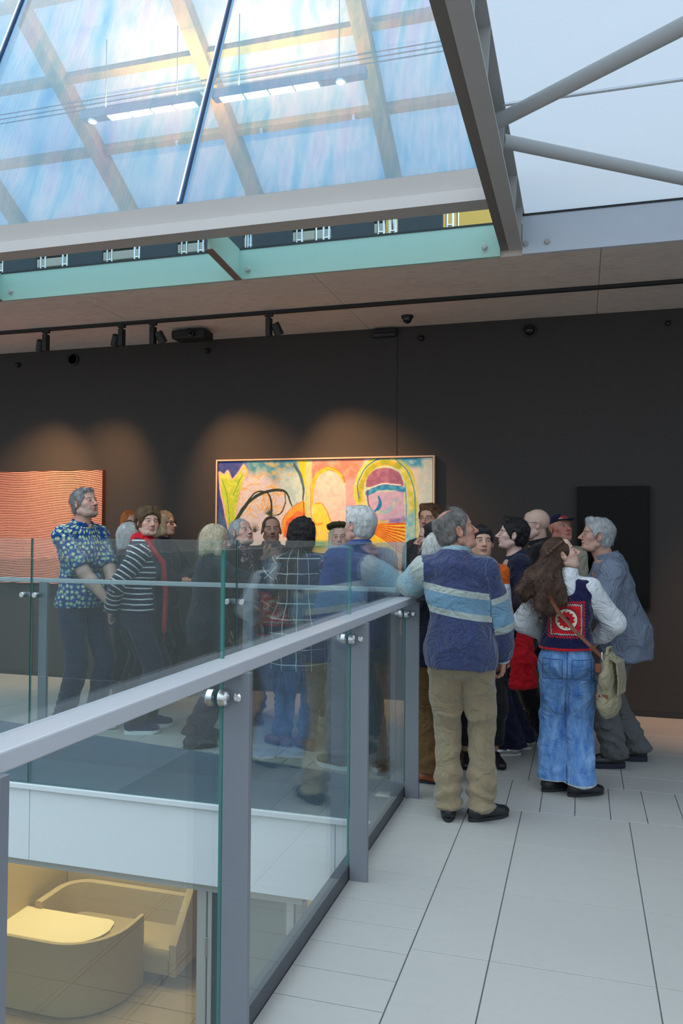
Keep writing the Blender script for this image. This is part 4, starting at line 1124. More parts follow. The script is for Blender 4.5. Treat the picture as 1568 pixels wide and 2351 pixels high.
# ---------------------------------------------------------------- hair (head space)
CR = ((0, -0.018, 0.028), (0.074, 0.093, 0.086))
def build_hair(style, vox):
    F = Field((-0.16, -0.20, -0.36), (0.16, 0.15, 0.17), vox)
    c, r = CR; t = style.get('t', 0.014)
    rr = (r[0] + t, r[1] + t * style.get('ty', 1.0), r[2] + t * style.get('tz', 1.0))
    F.ell((c[0], c[1] - style.get('back', 0.0), c[2] + style.get('up', 0.0)), rr, k=0.004)
    kind = style['kind']
    if kind in ('short', 'crop', 'balding'):
        # nape and sides
        if kind != 'crop': F.ell((0, -0.055, -0.040), (0.060 + t * 0.6, 0.045 + t * 0.5, 0.055), k=0.02)
        F.cut((0, 0.80, -0.60), style.get('line', 0.022))             # hairline: forward and low parts fall away
        F.cut((0, 0.0, -1.0), style.get('nape', 0.085))
        for sx in (-1, 1):
            if kind != 'crop': F.cone((sx * 0.071, 0.022, 0.03), (sx * 0.070, 0.020, style.get('burn', -0.005)), 0.011, 0.007, 0.01)
            F.ell((sx * 0.085, -0.006, -0.012), (0.022, 0.022, 0.034), k=0.006, sub=True)
        F.ell((0, 0.068, -0.005), (0.056, 0.055, 0.055 + style.get('fh', 0.0)), k=0.012, sub=True)
        if kind == 'balding':
            bc = style.get('bald', (0, -0.03, 0.13)); F.ell(bc, style.get('baldr', (0.055, 0.075, 0.05)), k=0.01, sub=True)
        if style.get('quiff'):
            F.cone((-0.045, 0.055, 0.098), (0.045, 0.055, 0.098), 0.024, 0.024, 0.02)
    else:
        L = style.get('len', -0.10); w = style.get('w', 0.088); tip = style.get('tip', 0.03)
        F.ell((0, -0.045, (0.02 + L) / 2 + 0.01), (w, 0.075 + style.get('bk', 0), (0.09 - L) / 2 + 0.02), k=0.03)
        for sx in (-1, 1):
            F.cone((sx * (w - 0.022), 0.005, 0.03), (sx * (w - 0.016), style.get('fwd', 0.012), L + 0.03), 0.030, tip, 0.03)
        F.cone((0, -0.07, 0.0), (0, -0.075 - style.get('bk', 0), L + 0.02), 0.055, 0.045, 0.03)
        F.cut((0, 0, -1), -(L - 0.012), 0.02)
        F.ell((0, 0.085, -0.02), (style.get('open', 0.058), 0.085, 0.088), k=0.012, sub=True)     # face
        F.ell((0, 0.03, -0.13), (0.052, 0.07, 0.075), k=0.012, sub=True)                            # neck
        if style.get('fringe'):
            F.cone((-0.045, 0.072, 0.052), (0.040, 0.075, 0.060), 0.018, 0.020, 0.012)
        if style.get('part') is not None:
            F.cone((style['part'], 0.06, 0.135), (style['part'], -0.06, 0.145), 0.012, 0.010, 0.014, sub=True)
    for e in style.get('extra', []):
        F.cone(*e)
    return F
def hair_uv(P):
    ang = np.arctan2(P[:, 0], -P[:, 1] - 0.02); r = np.hypot(P[:, 0], P[:, 1] + 0.02)
    return np.stack([ang * 0.5 + np.where(P[:, 2] > 0.09, 0, 0), P[:, 2] * 8 + r * 6, np.zeros(len(P))], 1)
def hair_strands(P, N, n, length, droop, seed, curl=0.0, w=0.0011, up=0.0, ok=None):
    """thin strands combed over a hair mass; returns points, quads"""
    rs = np.random.RandomState(seed); ok = np.nonzero((P[:, 1] < 0.0) | (P[:, 2] > 0.09))[0] if ok is None else ok; ids = ok[rs.choice(len(ok), n)]; V = []; Q = []
    for i in ids:
        p = P[i] + N[i] * 0.001; nn = N[i].copy()
        t = np.array([p[0] * 0.5, p[1] + 0.02 if p[2] > 0.07 else 0.0, -0.25 * droop + up]) + rs.normal(0, 0.25 + 0.3 * curl, 3)
        t -= nn * (t @ nn); t /= np.linalg.norm(t) + 1e-9
        L = length * (0.5 + rs.rand() * 0.8); k = 6; s = np.cross(t, nn); ph = rs.rand() * 6
        row = []
        for j in range(k + 1):
            f = j / k
            q = p + t * L * f + np.array([0, 0, -1]) * droop * L * f * f * 0.6 + nn * (0.003 + 0.004 * rs.rand()) * math.sin(f * 3.0) + s * curl * 0.012 * math.sin(ph + f * 7)
            ww = w * (1 - 0.75 * f); row.append((q - s * ww, q + s * ww))
        b = len(V)
        for a, c in row: V += [a, c]
        for j in range(k): Q.append((b + 2 * j, b + 2 * j + 1, b + 2 * j + 3, b + 2 * j + 2))
    return np.array(V), np.array(Q)

# ---------------------------------------------------------------- limbs
def ik(a, target, l1, l2, pole):
    a = np.array(a, float); t = np.array(target, float); d = t - a; L = np.linalg.norm(d)
    mx = (l1 + l2) * 0.998
    if L > mx: t = a + d / L * mx; d = t - a; L = mx
    x = (l1 * l1 - l2 * l2 + L * L) / (2 * L); hh = math.sqrt(max(l1 * l1 - x * x, 1e-8))
    u = d / L; p = np.array(pole, float); p = p - u * (p @ u); p /= np.linalg.norm(p) + 1e-9
    return a + u * x + p * hh, t
def add_hand(F, wr, dirv, palm, side, s, curl=0.35, spread=0.1):
    """five fingers rooted in the palm; dirv: forearm to fingers, palm: palm normal, side: +1 puts the thumb towards cross(dirv,palm)"""
    d = np.array(dirv, float); d /= np.linalg.norm(d); n = np.array(palm, float); n -= d * (n @ d); n /= np.linalg.norm(n)
    lat = np.cross(d, n) * side
    P = lambda a, b, c: np.array(wr) + (d * a + lat * b + n * c) * s
    F.cone(np.array(wr) - d * 0.03 * s, P(0.02, 0, 0), 0.026 * s, 0.024 * s, 0.01, (n, 0.75))
    F.cone(P(0.02, 0.012, 0), P(0.080, 0.024, 0), 0.020 * s, 0.017 * s, 0.012, (n, 0.75))
    F.cone(P(0.02, -0.012, 0), P(0.076, -0.024, 0), 0.020 * s, 0.016 * s, 0.012, (n, 0.75))
    for i, (b, L) in enumerate(((0.030, 0.070), (0.010, 0.080), (-0.010, 0.074), (-0.029, 0.058))):
        c1 = curl * (0.8 + 0.25 * i); p0 = P(0.082 - 0.003 * i * i * 0.3, b, 0.0)
        dd = d + lat * spread * (1.5 - i) * 0.4; dd /= np.linalg.norm(dd)
        a = c1; p1 = p0 + (dd * math.cos(a) + n * math.sin(a)) * L * 0.46 * s
        a += c1 * 1.2; p2 = p1 + (dd * math.cos(a) + n * math.sin(a)) * L * 0.32 * s
        a += c1 * 0.9; p3 = p2 + (dd * math.cos(a) + n * math.sin(a)) * L * 0.24 * s
        r = (0.0098, 0.0092, 0.0084, 0.0072) if i < 3 else (0.0086, 0.0080, 0.0072, 0.0064)
        F.cone(p0 - dd * 0.01, p1, r[0] * s, r[1] * s, 0.004); F.cone(p1, p2, r[1] * s, r[2] * s, 0.003); F.cone(p2, p3, r[2] * s, r[3] * s, 0.003)
    t0 = P(0.022, 0.026, 0.006); t1 = P(0.050, 0.048, 0.014 + 0.012 * curl); t2 = P(0.078, 0.052, 0.018 + 0.03 * curl); t3 = P(0.098, 0.048, 0.018 + 0.045 * curl)
    F.cone(t0, t1, 0.0150 * s, 0.0125 * s, 0.010); F.cone(t1, t2, 0.0115 * s, 0.0100 * s, 0.004); F.cone(t2, t3, 0.0098 * s, 0.0078 * s, 0.003)

_shoe_cache = {}
def shoe_meshes(kind, s):
    key = (kind, round(s, 2))
    if key in _shoe_cache: return _shoe_cache[key]
    F = Field((-0.075, -0.12, -0.005), (0.075, 0.22, 0.16), 0.006)
    th = {'sneaker': 0.030, 'oxford': 0.022, 'boot': 0.024, 'flat': 0.014, 'chunky': 0.038}[kind]
    hi = {'sneaker': 0.085, 'oxford': 0.075, 'boot': 0.13, 'flat': 0.055, 'chunky': 0.085}[kind]
    F.ell((0, -0.045, th + 0.028), (0.037, 0.050, 0.040), k=0.01)
    F.ell((0, 0.060, th + 0.014), (0.044, 0.105, 0.030), k=0.03)
    F.ell((0.004, 0.120, th + 0.014), (0.042, 0.055, 0.028 if kind != 'flat' else 0.020), k=0.02)
    F.cone((0, -0.035, th + 0.02), (0, -0.02, hi), 0.040, 0.040, 0.02)
    F.cone((0, 0.0, hi - 0.01), (0, 0.075, th + 0.035), 0.032, 0.024, 0.03)
    F.cut((0, 0, -1), -(th - 0.004), 0.004); F.cut((0, 0, 1), hi + 0.03, 0.01)
    P, Q = F.mesh(); P = relax(P, Q, 1, 0.4) * s
    up = np_mesh('shoe_upper', P, Q)
    out = []
    for k in range(28):
        a = 2 * math.pi * k / 28; yy = math.cos(a); xx = math.sin(a)
        wy = 0.134 * yy; wd = 0.049 if yy > 0.1 else 0.041
        if abs(yy) < 0.4: wd = 0.0425
        out.append((xx * wd * (1 + 0.05 * yy), wy + 0.042))
    b = MB()
    if kind in ('oxford', 'boot'):
        vs = [(x, y, 0 if y < -0.005 else 0.006) for x, y in out] + [(x, y, th) for x, y in out]
    else:
        vs = [(x * 0.96, y, 0 if y < 0.13 else 0.008) for x, y in out] + [(x * 1.04, y * 1.01, th) for x, y in out]
    n = len(out)
    b.add(vs, [list(range(n))[::-1], list(range(n, 2 * n))] + [(i, (i + 1) % n, (i + 1) % n + n, i + n) for i in range(n)])
    b.v = [(x * s, y * s, z * s) for x, y, z in b.v]
    so = b.mesh('sole', True)
    _shoe_cache[key] = (up, so); return _shoe_cache[key]

# ---------------------------------------------------------------- whole figure
def lerp(a, b, t): return np.array(a) * (1 - t) + np.array(b) * t
def person(label, x, y, phi, H, head=(0, 0, 0), fem=0.0, skin=(0.52, 0.30, 0.22), lips=None, brow=(0.10, 0.07, 0.05), face=None, facec=None,
           arms=None, feet=None, lean=(0, 0), top=None, pants=None, shoes=None, hair=None, hs=None, vox=0.011, headoff=(0, 0, 0), belly=0.0, bare=None, hand=None, stoop=0.0, hvox=0.0042, neck=1.0):
    """phi: facing, degrees clockwise from straight away from the lens; head=(facing, pitch up, roll) the same way"""
    s = H / 1.75; hs = (hs or 1.0) * (0.5 * s + 0.5) * (0.97 if fem else 1.0)
    th = CAM_YAW - math.radians(phi)
    root = empty('person', (x, y, 0), th); tag(root, label, 'person')
    lx, ly = lean
    Pv = np.array([0, 0, 0.525 * H]); N = np.array([lx, ly + 0.0, 0.836 * H - stoop])
    hc = np.array([lx + headoff[0], ly + 0.028 * s + headoff[1], H - 0.118 * hs + headoff[2]])
    sw = (0.096 - 0.012 * fem) * H
    sh = {'L': N + np.array([-sw, -0.008, -0.038 * H]), 'R': N + np.array([sw, -0.008, -0.038 * H])}
    l1, l2 = 0.172 * H, 0.150 * H
    A = {}
    for k in 'LR':
        sg = -1 if k == 'L' else 1
        w, pole = (arms or {}).get(k, ((sg * (sw + 0.045), 0.05, 0.475 * H), (sg * 0.4, -1, 0)))
        A[k] = ik(sh[k], w, l1, l2, pole)
    # ---- feet and legs
    ft = feet or {}
    LEG = {}
    for k in 'LR':
        sg = -1 if k == 'L' else 1
        fx, fy, fa = ft.get(k, (sg * 0.10, 0.0, -sg * 8))
        hip = Pv + np.array([sg * 0.052 * H, 0, -0.015 * H]); ank = np.array([fx, fy - 0.03, 0.085])
        kn, an = ik(hip, ank, 0.245 * H, 0.245 * H, (fx * 0.3, 1.0, 0))
        LEG[k] = (hip, kn, ank, (fx, fy, fa))
    # ---- body: head, neck, hands and trunk as one mesh
    R = rot_head(math.radians(phi - head[0]), math.radians(head[1]), math.radians(head[2]))
    parts_P, parts_Q, parts_C = [], [], []; off = 0
    F = build_head(hvox, fem, **(face or {})); P, Q = F.mesh(); P = relax(P, Q, 1, 0.25)
    fc = dict(facec or {}); lp = lips or tuple(np.array(skin) * np.array([0.92, 0.52, 0.50]))
    C = head_colors(P, skin, brow, lp, **fc)
    P = (P * hs) @ R.T + hc
    parts_P.append(P); parts_Q.append(Q + off); parts_C.append(C); off += len(P)
    nr = (0.053 - 0.010 * fem) * hs * neck
    lo = np.minimum(hc, N) - 0.16; hi = np.maximum(hc, N) + 0.12
    F = Field(lo, hi, 0.008)
    nb = hc + R @ np.array([0, -0.030, -0.055]) * hs; nf = hc + R @ np.array([0, 0.005, -0.075]) * hs
    F.cone(nb, N + np.array([0, -0.01, -0.02]), nr, nr * 1.12, 0.03); F.cone(nf, N + np.array([0, 0.02, -0.02]), nr * 0.72, nr * 0.9, 0.03)
    F.cone(N + np.array([-0.06, 0, -0.03]), N + np.array([0.06, 0, -0.03]), 0.045, 0.045, 0.05)
    F.ell(N + np.array([0, 0.03, -0.08]), (0.11, 0.07, 0.08), k=0.04)
    P, Q = F.mesh(); P = relax(P, Q, 1, 0.4)
    c0 = np.concatenate([np.tile(np.array(skin) * np.array([0.94, 0.86, 0.84]), (len(P), 1)), np.ones((len(P), 1))], 1)
    parts_P.append(P); parts_Q.append(Q + off); parts_C.append(c0); off += len(P)
    # trunk and legs under the clothes
    F = Field((-0.6, -0.5, 0.04), (0.6, 0.6, H), 0.024)
    F.ell(lerp(Pv, N, 0.62), (0.125 * s, 0.085 * s, 0.16 * s)); F.ell(lerp(Pv, N, 0.2), (0.115 * s, 0.08 * s, 0.15 * s)); F.ell(Pv, (0.13 * s, 0.09 * s, 0.11 * s))
    for k in 'LR':
        hip, kn, an, _ = LEG[k]; F.cone(hip, kn, 0.065 * s, 0.045 * s); F.cone(kn, an, 0.043 * s, 0.030 * s)
        e, w = A[k]; F.cone(N, sh[k], 0.05 * s, 0.045 * s); F.cone(sh[k], e, 0.040 * s, 0.034 * s); F.cone(e, w, 0.033 * s, 0.024 * s)
    P, Q = F.mesh()
    parts_P.append(P); parts_Q.append(Q + off); parts_C.append(np.tile(np.array(list(skin) + [1.0]), (len(P), 1))); off += len(P)
    for k in 'LR':
        e, w = A[k]; hd = (hand or {}).get(k, {})
        if hd is None: continue
        d = np.array(hd.get('dir', (w - e))); d = d / np.linalg.norm(d)
        sg = -1 if k == 'L' else 1
        palm = np.array(hd.get('palm', (-sg, 0.15, 0.0)), float)
        F = Field(np.minimum(w, w + d * 0.2) - 0.10, np.maximum(w, w + d * 0.2) + 0.10, 0.005)
        side = hd.get('side', None)
        if side is None:
            lat = np.cross(d, palm); side = 1 if lat[1] > 0 else -1
        add_hand(F, w, d, palm, side, (0.98 if not fem else 0.9) * s, hd.get('curl', 0.35))
        if bare and k in bare:
            F2 = Field(np.minimum(sh[k], np.minimum(e, w)) - 0.09, np.maximum(sh[k], np.maximum(e, w)) + 0.09, 0.008)
            F2.cone(lerp(sh[k], e, 0.25), e, 0.055 * s, 0.046 * s, 0.01); F2.cone(e, lerp(e, w, 0.35), 0.046 * s, 0.047 * s, 0.02); F2.cone(lerp(e, w, 0.35), w, 0.047 * s, 0.028 * s, 0.02)
            P, Q = F2.mesh(); P = relax(P, Q, 2, 0.4)
            parts_P.append(P); parts_Q.append(Q + off)
            cc = np.tile(np.array(skin), (len(P), 1)) * (0.9 + 0.2 * fbm(P * 40, 2))[:, None]
            parts_C.append(np.concatenate([cc, np.ones((len(P), 1))], 1)); off += len(P)
        P, Q = F.mesh(); P = relax(P, Q, 1, 0.3)
        cc = np.tile(np.array(skin), (len(P), 1)) * (0.86 + 0.2 * fbm(P * 60, 2))[:, None] * np.array([1.0, 0.92, 0.9])
        parts_P.append(P); parts_Q.append(Q + off); parts_C.append(np.concatenate([cc, np.ones((len(P), 1))], 1)); off += len(P)
    me = np_mesh('body', np.concatenate(parts_P), np.concatenate(parts_Q)); set_col(me, 'col', np.concatenate(parts_C))
    mesh_obj('body', me, MAT_SKIN, root)
    info = dict(root=root, H=H, s=s, hs=hs, hc=hc, R=R, N=N, P=Pv, sh=sh, A=A, LEG=LEG, nr=nr)
    # ---- upper garment
    for gi, T in enumerate(top if isinstance(top, list) else [top]):
        if T is None: continue
        b = T.get('b', 0.012); fl = T.get('flare', 0.0); hem = T.get('hem', 0.50) * H
        F = Field((-0.75, -0.7, hem - 0.03), (0.75, 0.75, N[2] + 0.14), T.get('vox', vox))
        tz = 0.0
        for k in 'LR': F.cone(N + np.array([0, -0.012, -0.03 * s]), sh[k], 0.052 * s + b, 0.050 * s + b * 0.8, 0.04)
        F.ell(lerp(Pv, N, 0.64), (0.152 * s * (1 - 0.06 * fem) + b, 0.108 * s + b, 0.17 * s), k=0.05)
        if fem: F.cone(lerp(Pv, N, 0.60) + np.array([-0.07, 0.075, 0]) * s, lerp(Pv, N, 0.60) + np.array([0.07, 0.075, 0]) * s, 0.058 * s + b * 0.6, 0.058 * s + b * 0.6, 0.06)
        F.ell(lerp(Pv, N, 0.24) + np.array([0, belly * 0.5, 0]), (0.142 * s * (1 - 0.04 * fem) + b + fl * 0.5, 0.110 * s + b + belly * 0.6, 0.19 * s), k=0.06)
        F.ell(Pv + np.array([0, 0.0, 0.0]), (0.162 * s + b + fl, 0.118 * s + b + fl * 0.8 + belly * 0.25, 0.15 * s), k=0.06)
        if hem < Pv[2] - 0.05:
            F.cone(Pv, np.array([0, -0.01, hem - 0.05]), 0.150 * s + b + fl, 0.155 * s + b + fl * 1.6, 0.05, ((0, 1, 0), 0.80))
        F.cone(N + np.array([0, -0.012, -0.05]), N + np.array([0, 0.0, 0.015]), nr + 0.030 + b * 0.8, nr + 0.010 + b * 0.4, 0.04)
        for z0, z1, zr in T.get('rolls', []): pass
        F.bones.append(((0.0, 0.0), np.array([N[0] * 0.0, 0, 0.30]), np.array([N[0], N[1], N[2] + 0.02]), 0.150 * s + b))
        bs = T.get('bs', b)
        sl = T.get('sleeve', 0.97)
        for k, part in (('L', 1.0), ('R', 2.0)):
            e, w = A[k]
            if sl <= 0: continue
            F.cone(sh[k], e, 0.050 * s + bs * 0.9, (0.044 * s + bs) * T.get('wide', 1.0), 0.03); 
            F.bones.append(((0.0, part), sh[k], e, 0.050 * s + bs))
            if sl > 0.5:
                f = (sl - 0.5) * 2
                we = lerp(e, w, f)
                F.cone(e, we, (0.043 * s + bs) * T.get('wide', 1.0), (0.031 * s + bs) * T.get('cuff', 1.0), 0.02)
                F.bones.append(((l1, part), e, we, 0.042 * s + bs))
                F.cut_near(we, we - e, 0.10)
            else:
                F.cut_near(lerp(sh[k], e, sl * 2), e - sh[k], 0.13 * s)
        F.cut((0, 0, -1), -hem, 0.006)
        nl = T.get('neck', 0.028)
        F.cut((0, 0.45, 1.0), 0.45 * N[1] + N[2] + nl, 0.008)
        if T.get('v'):          # open front
            F.cone(N + np.array([0, 0.10, 0.04]), N + np.array([0, 0.13, -T['v']]), T.get('vw', 0.055), 0.012, 0.01, sub=True)
        if T.get('open'):       # jacket worn open: a slot down the front
            wv = T['open']
            F.cone(N + np.array([0, 0.17, 0.06]), np.array([0, 0.24, hem - 0.05]), wv, wv * 1.2, 0.012, sub=True)
        for ex in T.get('extra', []): F.cone(*ex)
        for ex in T.get('sub', []): F.cone(*ex, sub=True)
        P, Q = F.mesh(); P = relax(P, Q, 2, 0.5)
        Nn = vnormals(P, Q)
        P = folds(P, Nn, T.get('fold', 0.007), T.get('ff', (7, 7, 5)), seed=abs(x) * 3.1 + gi)
        UV = pattern_uv(P, F.bones)
        me = np_mesh(T['name'], P, Q); set_vec(me, 'pat', UV)
        mesh_obj(T['name'], me, T['mat'], root)
        if T.get('collar'):
            cb = Field(N - 0.16, N + 0.16, 0.006); h1 = T.get('ch', 0.045) + 0.008
            cb.cone(N + np.array([0, -0.012, -0.005]), N + np.array([0, 0.012, h1]), nr + 0.034, nr + 0.027, 0.01)
            cb.cone(N + np.array([0, -0.012, -0.05]), N + np.array([0, 0.016, h1 + 0.06]), nr + 0.019, nr + 0.016, 0.004, sub=True)
            if T['collar'] == 'v': cb.cone(N + np.array([0, 0.12, h1 + 0.03]), N + np.array([0, 0.11, -0.03]), 0.065, 0.02, 0.006, sub=True)
            cb.cut((0, 0.25, 1.0), 0.25 * N[1] + N[2] + h1, 0.006)
            P, Q = cb.mesh(); P = relax(P, Q, 1, 0.4)
            me = np_mesh('collar', P, Q); set_vec(me, 'pat', pattern_uv(P, [((0.0, 0.0), N - np.array([0, 0, 0.1]), N + np.array([0, 0, 0.1]), 0.06)]))
            mesh_obj('collar', me, T.get('cmat', T['mat']), root)
    # ---- trousers
    if pants:
        b = pants.get('b', 0.014); wv = pants.get('waist', 0.60) * H
        F = Field((-0.5, -0.6, 0.02), (0.5, 0.75, wv + 0.03), pants.get('vox', vox))
        F.ell(Pv + np.array([0, -0.008, 0.02 * s]), (0.150 * s + b * 0.6, 0.108 * s + b * 0.6, 0.15 * s), k=0.03)
        for sg in (-1, 1): F.ell(Pv + np.array([sg * 0.065, -0.055, -0.02]) * s, (0.082 * s, 0.075 * s, 0.09 * s), k=0.05)
        F.cone(Pv, lerp(Pv, N, 0.35), 0.125 * s + b * 0.3, 0.125 * s, 0.05, ((0, 1, 0), 0.75))
        for k, part in (('L', 1.0), ('R', 2.0)):
            hip, kn, an, _ = LEG[k]; he = pants.get('end', 0.055); r0, r1, r2 = pants.get('r', (0.078, 0.056, 0.048))
            foot = np.array([an[0], an[1], he - 0.03])
            F.cone(hip, kn, r0 * s + b, r1 * s + b, 0.018); F.bones.append(((0.0, part), hip, kn, r1 * s + b))
            F.cone(kn, foot, r1 * s + b, r2 * s + b, 0.02); F.bones.append(((0.245 * H, part), kn, foot, r2 * s + b))
            F.cut_near(np.array([an[0], an[1], he]), (0, 0, -1), 0.19)
        F.cut((0, 0, 1), wv, 0.006)
        P, Q = F.mesh(); P = relax(P, Q, 2, 0.5); Nn = vnormals(P, Q)
        P = folds(P, Nn, pants.get('fold', 0.007), (6, 6, 4.5), seed=abs(y) * 5.3)
        # slack cloth breaking over the shoe
        low = np.clip((0.42 - P[:, 2]) / 0.3, 0, 1) * (P[:, 2] > pants.get('end', 0.055) + 0.01)
        P = P + Nn * (low * pants.get('brk', 0.007) * np.sin(P[:, 2] * 75 + 5 * fbm(P * 6, 2) * 3))[:, None]
        me = np_mesh('trousers', P, Q); set_vec(me, 'pat', pattern_uv(P, F.bones + [((0.0, 0.0), Pv, Pv + np.array([0, 0, 0.2]), 0.15)]))
        mesh_obj(pants.get('name', 'trousers'), me, pants['mat'], root)
    # ---- shoes
    if shoes:
        um, sm_ = shoe_meshes(shoes['kind'], s)
        for k in 'LR':
            fx, fy, fa = LEG[k][3]
            u = um.copy(); u.materials.clear(); u.materials.append(shoes['mat'])
            o = mesh_obj('shoe', u, None, root, (fx, fy, 0.0)); o.rotation_euler = (0, 0, math.radians(fa))
            v = sm_.copy(); v.materials.clear(); v.materials.append(shoes['sole'])
            mesh_obj('sole', v, None, o)
    # ---- hair
    if hair:
        F = build_hair(hair, hair.get('vox', 0.006)); P, Q = F.mesh(); P = relax(P, Q, 1, 0.4); Nn = vnormals(P, Q)
        uv = hair_uv(P)
        rid = vnoise(np.stack([uv[:, 0] * hair.get('rf', 34), uv[:, 1] * 0.6, np.full(len(P), 2.0)], 1))
        P = P + Nn * (hair.get('ra', 0.006) * (rid - 0.5) + hair.get('mess', 0.006) * (vnoise(P * 42) - 0.5))[:, None]
        n0 = len(P)
        if hair.get('strands', 420):
            V, SQ = hair_strands(P, Nn, int(hair.get('strands', 420) * (1.8 if hair.get('strands', 420) > 100 else 1)), hair.get('sl', 0.04), hair.get('droop', 1.0), int(abs(x * 100)), hair.get('curl', 0.0), hair.get('sw', 0.0010), hair.get('upw', 0.0))
            P = np.concatenate([P, V]); Q = np.concatenate([Q, SQ + n0])
        uv = hair_uv(P)
        me = np_mesh('hair', P * hs, Q); set_vec(me, 'pat', uv)
        o = mesh_obj('hair', me, hair['mat'], root)
        o.matrix_local = Matrix.Translation(Vector(hc)) @ Matrix(R.tolist()).to_4x4()
    return info
def head_part(info, name, mb, mat, smooth=True):
    """a part given in head space (unscaled)"""
    me = mb.mesh(name, smooth)
    o = mesh_obj(name, me, mat, info['root'])
    o.matrix_local = Matrix.Translation(Vector(info['hc'])) @ Matrix(info['R'].tolist()).to_4x4() @ Matrix.Scale(info['hs'], 4)
    return o
def glasses(info, mat, r=0.021, th=0.0022, wide=1.15, lens=None):
    b = MB()
    for sx in (-1, 1):
        pts = []
        for k in range(19):
            a = 2 * math.pi * k / 18; ca, sa = math.cos(a), math.sin(a)
            pts.append((sx * 0.033 + r * wide * math.copysign(abs(ca) ** 0.8, ca), 0.097 - 0.006 * abs(ca), -0.001 + r * 0.82 * math.copysign(abs(sa) ** 0.8, sa)))
        b.tube(pts, th, 6, cap=False)
        b.tube([(sx * (0.033 + r * wide), 0.090, 0.006), (sx * 0.076, 0.060, 0.008), (sx * 0.083, 0.0, 0.010), (sx * 0.080, -0.022, -0.004)], th * 0.9, 6)
    b.tube([(-0.011, 0.099, 0.003), (0, 0.103, 0.006), (0.011, 0.099, 0.003)], th, 6)
    return head_part(info, 'glasses', b, mat)
def local_part(info, name, mb, mat, smooth=True):
    return mb.build(name, mat, info['root'], smooth)
def sdf_part(info, name, F, mat, fold=0.0, bones=None, relaxn=1):
    P, Q = F.mesh(); P = relax(P, Q, relaxn, 0.5)
    if fold: P = folds(P, vnormals(P, Q), fold, (9, 9, 6))
    me = np_mesh(name, P, Q)
    set_vec(me, 'pat', pattern_uv(P, bones) if bones else np.stack([P[:, 0], P[:, 2], P[:, 1]], 1))
    return mesh_obj(name, me, mat, info['root'])
# ================================================================== the crowd
def hdg(phi):
    a = CAM_YAW - math.radians(phi); return np.array([-math.sin(a), math.cos(a)]), np.array([math.cos(a), math.sin(a)])
def from_head(hx, hy, phi, H, lean=(0, 0), headoff=(0, 0, 0)):
    f, r = hdg(phi); s = H / 1.75
    q = np.array([hx, hy]) - f * (lean[1] + headoff[1] + 0.028 * s) - r * (lean[0] + headoff[0])
    return float(q[0]), float(q[1])
SK_A, SK_B, SK_C, SK_D = (0.56, 0.345, 0.27), (0.60, 0.39, 0.31), (0.40, 0.235, 0.165), (0.52, 0.30, 0.225)
H_GREY = M_hair('hair_grey', srgb(88, 88, 88), srgb(168, 166, 164)); H_WHITE = M_hair('hair_white', srgb(186, 190, 190), srgb(236, 238, 236))
H_BROWN = M_hair('hair_brown', srgb(62, 46, 32), srgb(124, 98, 66)); H_DARK = M_hair('hair_dark', srgb(16, 15, 18), srgb(44, 40, 42))
H_BLOND = M_hair('hair_blond', srgb(176, 158, 122), srgb(228, 218, 190)); H_ASH = M_hair('hair_ash_blond', srgb(136, 116, 88), srgb(196, 174, 140))
H_GINGER = M_hair('hair_ginger', srgb(150, 78, 34), srgb(204, 128, 66)); H_SILVER = M_hair('hair_silver', srgb(150, 154, 158), srgb(206, 208, 208))
H_CHEST = M_hair('hair_chestnut', srgb(40, 27, 22), srgb(96, 68, 50)); H_AUB = M_hair('hair_auburn', srgb(66, 40, 24), srgb(128, 84, 52))
H_IRON = M_hair('hair_iron', srgb(66, 64, 62), srgb(158, 154, 150))
C_BLACK = M_cloth('cloth_black', (0.014, 0.014, 0.017), 0.2); C_NAVY = M_cloth('cloth_navy', (0.014, 0.017, 0.045), 0.2)
C_DNAVY = M_cloth('cloth_dark_navy', (0.010, 0.012, 0.024), 0.2); C_CHAR = M_cloth('cloth_charcoal', (0.028, 0.030, 0.034), 0.2)
L_BLACK = M_plain('leather_black', (0.012, 0.012, 0.015), 0.38, 0, 0.2, 30, 0.2, 120); S_BLACK = M_plain('sole_black', (0.016, 0.016, 0.018), 0.7)
S_WHITE = M_plain('sole_white', (0.75, 0.76, 0.76), 0.6); L_BROWN = M_plain('leather_brown', srgb(104, 52, 30), 0.35, 0, 0.25, 25, 0.2, 120)
MET_BLK = M_plain('spectacle_black', (0.012, 0.012, 0.013), 0.25); MET_WIRE = M_plain('spectacle_wire', (0.35, 0.32, 0.28), 0.3, 0.8)

# ---- pattern functions (u, v along cloth; x, y, z figure space)
def pat_palm(g, u, v, part, x, y, z, base):
    vec = g.comb(g.m('MULTIPLY', u, 24.0), g.m('MULTIPLY', v, 24.0), g.m('MULTIPLY', part, 9.0))
    vo = g.n('ShaderNodeTexVoronoi', voronoi_dimensions='3D'); g.put(vo.inputs['Vector'], vec); vo.inputs['Scale'].default_value = 1.0; vo.inputs['Randomness'].default_value = 0.62
    d = g.sep(g.v('SUBTRACT', vec, vo.outputs['Position'])); c = g.sep(vo.outputs['Color'])
    an = g.m('ADD', g.m('ARCTAN2', d[0], d[1]), g.m('MULTIPLY', c[0], 6.28)); r = g.m('SQRT', g.m('ADD', g.m('MULTIPLY', d[0], d[0]), g.m('MULTIPLY', d[1], d[1])))
    edge = g.m('MULTIPLY', g.m('ADD', 0.42, g.m('MULTIPLY', g.m('ABSOLUTE', g.m('COSINE', g.m('MULTIPLY', an, 3.0))), 0.58)), 0.36)
    mk = g.m('LESS_THAN', r, edge)
    return g.mix(mk, base, g.mix(c[1], srgb(150, 196, 150), srgb(222, 224, 176)))
